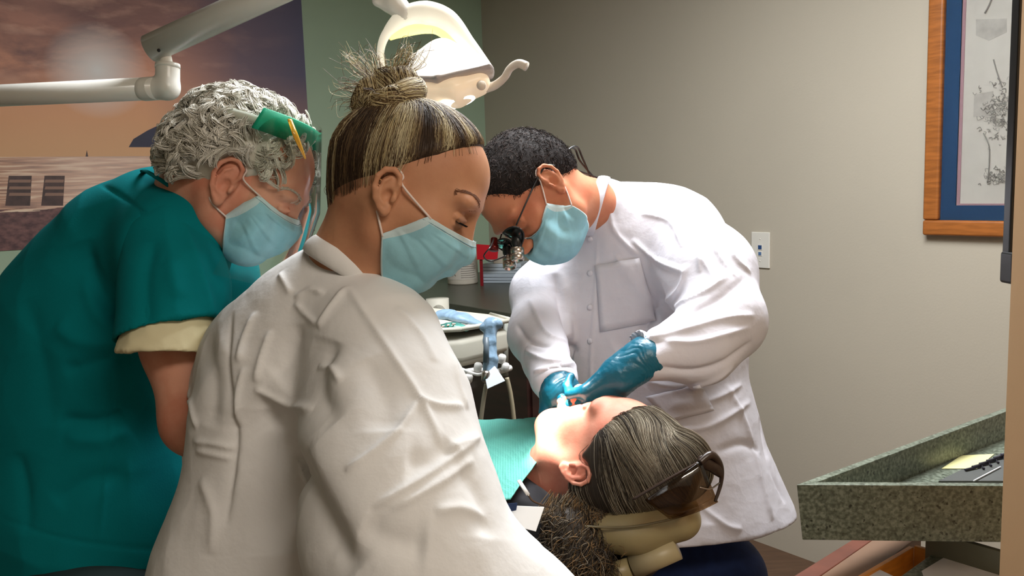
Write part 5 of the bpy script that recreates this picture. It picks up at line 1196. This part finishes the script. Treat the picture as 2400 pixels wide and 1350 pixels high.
lathe('cap', bp_ + UP * 94 * sc, UP, [(1 * sc, 0), (23 * sc, 0), (24 * sc, 2 * sc), (22 * sc, 18 * sc), (1 * sc, 19 * sc)], mat('white cap', (226, 222, 214), .4), can, 24)
vd = (CAM - bp_) * [1, 1, 0]; vd /= np.linalg.norm(vd); sdv = np.array([-vd[1], vd[0], 0])
V = []; n_ = 15
for z in (12, 58):
    for a in np.linspace(-1.25, 1.0, n_): V.append(bp_ + (vd * math.cos(a) + sdv * math.sin(a)) * 36.6 * sc + UP * z * sc)
lb_ = obj('label', V, [[i, i + 1, i + 1 + n_, i + n_] for i in range(n_ - 1)], mat('pale label', (196, 190, 178), .5), can, True)
M_txt = mat('grey label print', (112, 104, 98), .6); rr = random.Random(2)
for k, z in enumerate((53, 47, 42, 37, 32, 27, 22, 17)):
    a0, a1 = (-.1, .95) if k else (-.2, .6); pts = [bp_ + (vd * math.cos(a) + sdv * math.sin(a)) * 36.9 * sc + UP * z * sc for a in np.linspace(a0, a1 - .15 * rr.random(), 8)]; tube('label_print', pts, .0011, M_txt, lb_, 4)
for z in (24, 38, 50): tube('label_print', [bp_ + (vd * math.cos(a) + sdv * math.sin(a)) * 36.9 * sc + UP * (z + (3 if i % 2 else -3)) * sc for i, a in enumerate(np.linspace(-.85, -.45, 5))], .002, M_txt, lb_, 4)
def cbox(name, x0, x1, yb, yt, dep, m, label, cat, bev=.004, zb=ZC, lines=0, group=None):
    a = onz(x0, yb, ZC); b = onz(x1, yb, ZC)
    if (np.linalg.norm(b - a)) < 1e-3: return
    u = (b - a) / np.linalg.norm(b - a); k = np.linalg.norm((a + b) / 2 - CAM) / FPX; h = (yb - yt) * k; bk = np.array([-u[1], u[0], 0]); bk = bk if bk[1] > 0 else -bk
    e = empty(name, tuple((a + b) / 2 + bk * dep / 2 + UP * (zb - ZC)), label, cat, group)
    z = UP * (zb - ZC); V, F = prism_geo([a + z, b + z, b + bk * dep + z, a + bk * dep + z], UP * h); obj('carton', V, F, m, e, False, bevel=bev)
    for i in range(lines): tube('edge_line', [a - bk * .001 + z + UP * h * (i + 1) / (lines + 1), b - bk * .001 + z + UP * h * (i + 1) / (lines + 1)], .0015, mat('grey seam', (132, 142, 152), .6), e, 6)
    return a, b, bk, k, h, e
g1 = cbox('glove_box', 1132, 1222, 664, 642, .16, mat('pale blue grey carton', (168, 180, 190), .6), 'pale blue grey carton at the bottom of the stack beside the canister', 'box', lines=2)
k_ = g1[4]; g2 = cbox('glove_box', 1132, 1222, 664, 640, .15, mat('pale blue carton', (178, 190, 198), .6), 'pale blue grey carton on top of the stack, under the red strip', 'box', zb=ZC + k_, lines=2)
g3 = cbox('tissue_box', 1158, 1212, 664, 622, .12, mat('beige carton', (182, 174, 158), .6), 'beige carton standing on the pale blue grey boxes', 'box', zb=ZC + k_ + g2[4])
e = empty('red_sign', tuple(onz(1128, 668, ZC)), 'red plastic strip sign on a stand between canister and cartons', 'sign')
M_red = mat('red plastic', (196, 26, 40), .4); a = onz(1126, 670, ZC); k = np.linalg.norm(a - CAM) / FPX; u = g1[1] - g1[0]; u /= np.linalg.norm(u)
prism('post', [a, a + u * 7 * k, a + u * 7 * k + g1[2] * .006, a + g1[2] * .006], UP * 96 * k, mat('dark red post', (130, 18, 28), .4), e)
prism('panel', [a - u * 5 * k + UP * 62 * k, a + u * 44 * k + UP * 62 * k, a + u * 48 * k + UP * 94 * k, a - u * 5 * k + UP * 98 * k], -g1[2] * .008, M_red, e, .001)

# ------------------------------------------------------------------ instrument delivery unit
DU = 2.15
du = empty('delivery_unit', tuple(P(1130, 800, DU) * [1, 1, 0]), 'light grey dental delivery unit with instrument tray and hanging hoses, behind the woman', 'dental unit')
M_ug = mat('light grey unit plastic', (196, 192, 178), .35, var=.02, vscale=6)
def pq(*a): return [P(*q) for q in a]
prism('body', pq((1000, 800, 2.02), (1082, 796, 2.06), (1192, 772, 2.19), (1150, 752, 2.40), (1000, 735, 2.43)), UP * -.058, M_ug, du, .014); prism('body_underside', pq((1005, 846, 2.04), (1080, 842, 2.08), (1180, 820, 2.2), (1150, 800, 2.38), (1000, 785, 2.40)), UP * -.022, M_ug, du, .01)
tray = prism('tray', pq((1005, 782, 2.02), (1080, 778, 2.06), (1200, 756, 2.20), (1150, 742, 2.42), (1000, 725, 2.45)), UP * .006, mat('cream tray', (216, 210, 192), .4), du, .002)
for (a, b) in (((1005, 782, 2.02), (1080, 778, 2.06)), ((1080, 778, 2.06), (1200, 756, 2.20)), ((1200, 756, 2.20), (1150, 742, 2.42))): tube('tray_rim', [P(*a) + UP * .007, P(*b) + UP * .007], .0055, M_ug, tray, 8)
tube('support_post', [P(1183, 742, 2.3), P(1183, 880, 2.3)], .0165, mat('frosted grey post', (150, 152, 142), .5), du, 16, .6)
pp = P(1030, 820, 3.0) * [1, 1, 0]; tube('column', [pp + UP * .02, pp + UP * 1.16], .04, M_ug, du, 24); tube('swing_arm', [pp + UP * 1.12, P(1080, 800, 2.2)], .022, M_ug, du, 16); lathe('base', pp, UP, [(.2, 0), (.2, .03), (.05, .05)], M_ug, du, 32)
holder = tube('holder_bar', spline([P(1090, 872, 2.06), P(1120, 868, 2.08), P(1160, 872, 2.1), P(1196, 862, 2.14)], 6), .0075, M_wht, du, 12)
for x, y, d in ((1098, 888, 2.04), (1120, 862, 2.05), (1184, 862, 2.10), (1176, 842, 2.10)): lathe('holder_cup', P(x, y, d), D(.2, 1, .2), [(.007, -.010), (.0100, -.004), (.0100, .008), (.007, .012)], M_wht, holder, 18)
tube('hose', spline([P(1140, 900, 2.03), P(1133, 940, 2.03), P(1126, 1000, 2.03), P(1120, 1100, 2.05)], 6), .0052, mat('grey hose', (168, 160, 138), .5), du, 12); tube('hose', spline([P(1188, 885, 2.06), P(1198, 930, 2.06), P(1206, 1000, 2.06), P(1210, 1100, 2.06)], 6), .0052, mat('tan grey hose', (158, 146, 120), .5), du, 12)
tube('hose', spline([P(1070, 860, 2.04), P(1094, 870, 2.04), P(1120, 878, 2.04), P(1140, 872, 2.04)], 6), .004, M_wht, du, 10)
M_slv = mat('pale blue plastic sleeve', (138, 166, 190), .3, var=.12, vscale=40, spec=.7, bump=.5, bscale=60, bdist=.004)
hp = empty('sleeved_handpiece', tuple(P(1150, 810, 2.02)), 'dental handpiece wrapped in a pale blue plastic sleeve hanging upright at the unit', 'handpiece')
s = Sculpt(); s.chain([P(1150, 760, 2.03), P(1148, 800, 2.02), P(1146, 884, 2.01)], [.0165, .0155, .015], .006, world=True); s.cone(P(1136, 768, 2.03), P(1162, 758, 2.03), .011, .012, .005, world=True); sculpted('sleeve', s, .003, M_slv, hp, 1, lambda V, Q: crumple(V, Q, .006, 32, (1, 1, .5)))
tube('grip', [P(1140, 790, 2.0), P(1139, 850, 1.995)], [.006, .0075], mat('grey grip', (92, 104, 112), .4), hp, 12); lathe('steel_nut', P(1139, 880, 1.995), D(.15, 1, .2), [(.006, -.016), (.010, -.012), (.010, .006), (.006, .012)], M_silv, hp, 18)
cd_ = empty('white_card', tuple(P(1158, 885, 1.99)), 'small white plastic card hanging below the sleeved handpiece', 'card'); prism('card', pq((1134, 872, 1.995), (1160, 858, 2.0), (1184, 893, 1.98), (1142, 912, 1.975)), D(0, 0, -1) * .003, mat('white blue card', (206, 214, 222), .4), cd_, .002)
pk = empty('instrument_pouch', tuple(P(1070, 752, 2.2)), 'blue and clear sterile pouches of instruments lying on the cream tray', 'pouch')
s = Sculpt(); s.chain([P(1020, 752, 2.25), P(1045, 738, 2.24), P(1080, 746, 2.2), P(1130, 762, 2.16)], [.018, .024, .020, .012], .012, world=True, sq=(UP, .5)); sculpted('blue_pouch', s, .003, M_slv, pk, 1, lambda V, Q: crumple(V, Q, .006, 30))
s = Sculpt(); s.chain([P(1022, 768, 2.1), P(1060, 764, 2.1), P(1095, 772, 2.09)], [.014, .018, .010], .01, world=True, sq=(UP, .4)); sculpted('teal_pouch', s, .003, mat('teal film', (70, 130, 120), .2, var=.5, vscale=30), pk, 1, lambda V, Q: crumple(V, Q, .006, 34))
for i in range(4): tube('instrument', [P(1024 + 12 * i, 768 - 3 * i, 2.07), P(1060 + 16 * i, 756 + 2 * i, 2.2)], .0022, M_silv, pk, 8)

# ------------------------------------------------------------------ granite workstation on the right
ZT = 1.08
dk = empty('granite_workstation', tuple(onz(2150, 1250, 0) * [0, 0, 0] + onz(2120, 1200, ZT) * [1, 1, 0]), 'speckled grey green granite workstation with raised rim, against the tan jamb', 'workstation')
def granite():
    m = mat('speckled grey green granite', (120, 122, 98), .35, bump=.03, bscale=60, spec=.5); nt = m.node_tree; b = nt.nodes['Principled BSDF']; g = nt.nodes.new('ShaderNodeNewGeometry')
    v = nt.nodes.new('ShaderNodeTexVoronoi'); v.inputs['Scale'].default_value = 300; n = nt.nodes.new('ShaderNodeTexNoise'); n.inputs['Scale'].default_value = 170; n.inputs['Detail'].default_value = 6
    nt.links.new(g.outputs['Position'], v.inputs[0]); nt.links.new(g.outputs['Position'], n.inputs['Vector'])
    r = nt.nodes.new('ShaderNodeValToRGB'); nt.links.new(n.outputs[0], r.inputs[0]); cr = r.color_ramp; cr.elements[0].position = .36; cr.elements[0].color = lin((78, 84, 72)); cr.elements[1].position = .64; cr.elements[1].color = lin((126, 134, 120)); e = cr.elements.new(.48); e.color = lin((98, 106, 92))
    r2 = nt.nodes.new('ShaderNodeValToRGB'); nt.links.new(v.outputs['Color'], r2.inputs[0]); r2.color_ramp.elements[0].position = .10; r2.color_ramp.elements[0].color = (.25, .25, .25, 1); r2.color_ramp.elements[1].position = .16; r2.color_ramp.elements[1].color = (1, 1, 1, 1)
    mx = nt.nodes.new('ShaderNodeMix'); mx.data_type = 'RGBA'; mx.blend_type = 'MULTIPLY'; mx.inputs[0].default_value = 1; nt.links.new(r.outputs[0], mx.inputs[6]); nt.links.new(r2.outputs[0], mx.inputs[7]); nt.links.new(mx.outputs[2], b.inputs['Base Color']); return m
M_gr = granite()
c1 = onz(1867, 1136, ZT); c2 = onz(2420, 1139, ZT); c3 = onz(2440, 925, ZT)
def inset(p, a, b, t): return p + a * t + b * t
uf = (c2 - c1) / np.linalg.norm(c2 - c1); us = (c3 - c1) / np.linalg.norm(c3 - c1); nf = np.array([-uf[1], uf[0], 0]); nf = nf if nf @ us > 0 else -nf; ns = np.array([-us[1], us[0], 0]); ns = ns if ns @ uf > 0 else -ns
TH = .013
sA = np.linalg.det([[uf[0], -us[0]], [uf[1], -us[1]]]); off = nf * TH - ns * TH      # inner corner = intersection of the two inner lines
A0 = c1 + nf * TH; B0 = c1 + ns * TH; M2 = np.array([[uf[0], -us[0]], [uf[1], -us[1]]]); tt = np.linalg.solve(M2, (B0 - A0)[:2]); ci = A0 + uf * tt[0]
HF = .088
prism('front_rim', [c1, c2, c2 + nf * TH, ci], uf * .009 - UP * HF, M_gr, dk, .001)
prism('back_rim', [c1, ci, c3 + ns * TH, c3], uf * .0077 - UP * .075, M_gr, dk, .001)
ZS = ZT - .052
prism('counter_slab', [c1 + (nf + ns) * .012 + uf * .014 - UP * (ZT - ZS), c2 + nf * .004 - UP * (ZT - ZS), c3 + ns * .004 - UP * (ZT - ZS)], (0, 0, -.022), M_gr, dk, .001)
M_cab = mat('tan laminate panel', (128, 98, 76), .5, var=.08, vscale=8); M_rb = mat('reddish brown trim', (108, 58, 42), .45, var=.15, vscale=20); M_ow = mat('orange drawer wood', (216, 140, 52), .4, var=.15, vscale=20, stretch=(1, 1, 5)); M_shd = mat('shaded grey green panel', (92, 92, 74), .5)  # trim, tan and grey panel colours darkened for shade under the rim
# under-desk: panel, trim, open drawer, lower slab
ZL = .93
prism('side_trim', [onz(1840, 1362, ZL), onz(2012, 1255, ZL), onz(2060, 1255, ZL), onz(1905, 1362, ZL)], (0, 0, -.93 + .001), M_rb, dk, .002)
prism('tan_panel', [onz(1902, 1364, ZL - .001), onz(2056, 1257, ZL - .001), onz(2160, 1252, ZL - .001), onz(2010, 1370, ZL - .001)], (0, 0, -.60), M_cab, dk, .002)
drw = empty('x', (0, 0, 0), None, None); bpy.data.objects.remove(drw)
dw = prism('drawer', [onz(2010, 1372, ZL - .05), onz(2140, 1292, ZL - .05), onz(2260, 1330, ZL - .05), onz(2150, 1420, ZL - .05)], (0, 0, -.008), M_ow, dk)
def wallstrip(name, p, q, t, z1, h, m, par):
    p = np.array(p); q = np.array(q); u = (q - p) / np.linalg.norm(q - p); n = np.array([-u[1], u[0], 0]); return prism(name, [p * [1, 1, 0] + UP * z1, q * [1, 1, 0] + UP * z1, q * [1, 1, 0] + n * t + UP * z1, p * [1, 1, 0] + n * t + UP * z1], (0, 0, -h), m, par, .001)
da, db, dc_ = onz(2000, 1372, ZL), onz(2142, 1288, ZL), onz(2250, 1318, ZL)
wallstrip('drawer_side', da, db, .008, ZL + .004, .06, M_ow, dw); wallstrip('drawer_front', db, dc_, .008, ZL + .006, .06, M_ow, dw)
prism('lower_slab', [onz(2092, 1364, ZL + .012), onz(2182, 1300, ZL + .012), onz(2420, 1386, ZL + .012), onz(2300, 1440, ZL + .012)], (0, 0, -.02), M_gr, dk, .001)
pa_, pb_ = onz(2168, 1296, ZL + .012), onz(2440, 1380, ZL + .012); wallstrip('upright_panel', pb_, pa_, -.01, ZL + .050, .12, M_shd, dk)  # panel below the rim, its dark grey includes the shade there
M_sheet = mat('white sheet', (226, 228, 232), .5)
def paper(name, pts, z, m, label, cat, group=None, th=.0008):
    e = empty(name, tuple(onz(*pts[0], z)), label, cat, group); slab('sheet', pts, z + th, th, m, e); return e
paper('paper_sheet', [(2160, 1338), (2210, 1308), (2218, 1307), (2400, 1366), (2330, 1400), (2165, 1352)], ZL + .0125, M_sheet, 'white glossy sheet on the lower granite slab, right bottom corner of the photo', 'paper')
bx = empty('paper_box', tuple(onz(2050, 1345, ZL)), 'white rounded plastic lid in the open drawer, bottom edge of the photo', 'lid'); prism('lid', [onz(1990, 1362, ZL), onz(2050, 1333, ZL), onz(2062, 1333, ZL), onz(2110, 1356, ZL), onz(2060, 1400, ZL)], (0, 0, -.018), M_sheet, bx, .003)
paper('sticky_note', [(2207, 1098), (2253, 1067), (2330, 1064), (2290, 1098)], ZS + .0005, mat('yellow note', (226, 222, 160), .6), 'pale yellow note on the granite counter behind the rim', 'note')
kb_ = empty('black_tray', tuple(onz(2310, 1100, ZS)), 'black ridged tray on the granite counter by the yellow note', 'tray')
slab('tray_base', [(2200, 1127), (2255, 1100), (2290, 1099), (2345, 1062), (2420, 1060), (2420, 1127)], ZS + .004, .0035, mat('dark grey mat', (84, 86, 84), .5), kb_)
for i in range(6): tube('ridge', [onz(2262 + i * 17, 1101 - i * 7, ZS + .007), onz(2300 + i * 17, 1092 - i * 7, ZS + .007), onz(2306 + i * 17, 1098 - i * 7, ZS + .007)], .0022, mat('black ridge', (30, 30, 46), .4), kb_, 6)
tube('divider', [onz(2282, 1127, ZS + .006), onz(2345, 1094, ZS + .006)], .0012, M_sheet, kb_, 6)

# thin black screen seen edge-on beside the jamb
mn = empty('black_monitor', tuple(P(2362, 400, 1.12)), 'black flat screen seen edge on, mounted beside the tan jamb', 'screen')
v1 = P(2364, 640, 1.12); vt = v1 * [1, 1, 0]; sd = jx
prism('panel', [v1, v1 + jx * .10, v1 + jx * .10 - jy * .018, v1 - jy * .018], (0, 0, .9), M_blk, mn, .003)
v2 = P(2371, 668, 1.11); prism('bezel_corner', [v2, v2 + jx * .04, v2 + jx * .04 - jy * .03, v2 - jy * .03], (0, 0, .042), M_blk, mn, .004)
tube('wall_bracket', [v1 + jx * .08 + UP * .5, v1 + jx * .08 + UP * .5 + jy * .06, j0 + jx * .08 + UP * (v1[2] + .5)], .012, M_blk, mn, 10)
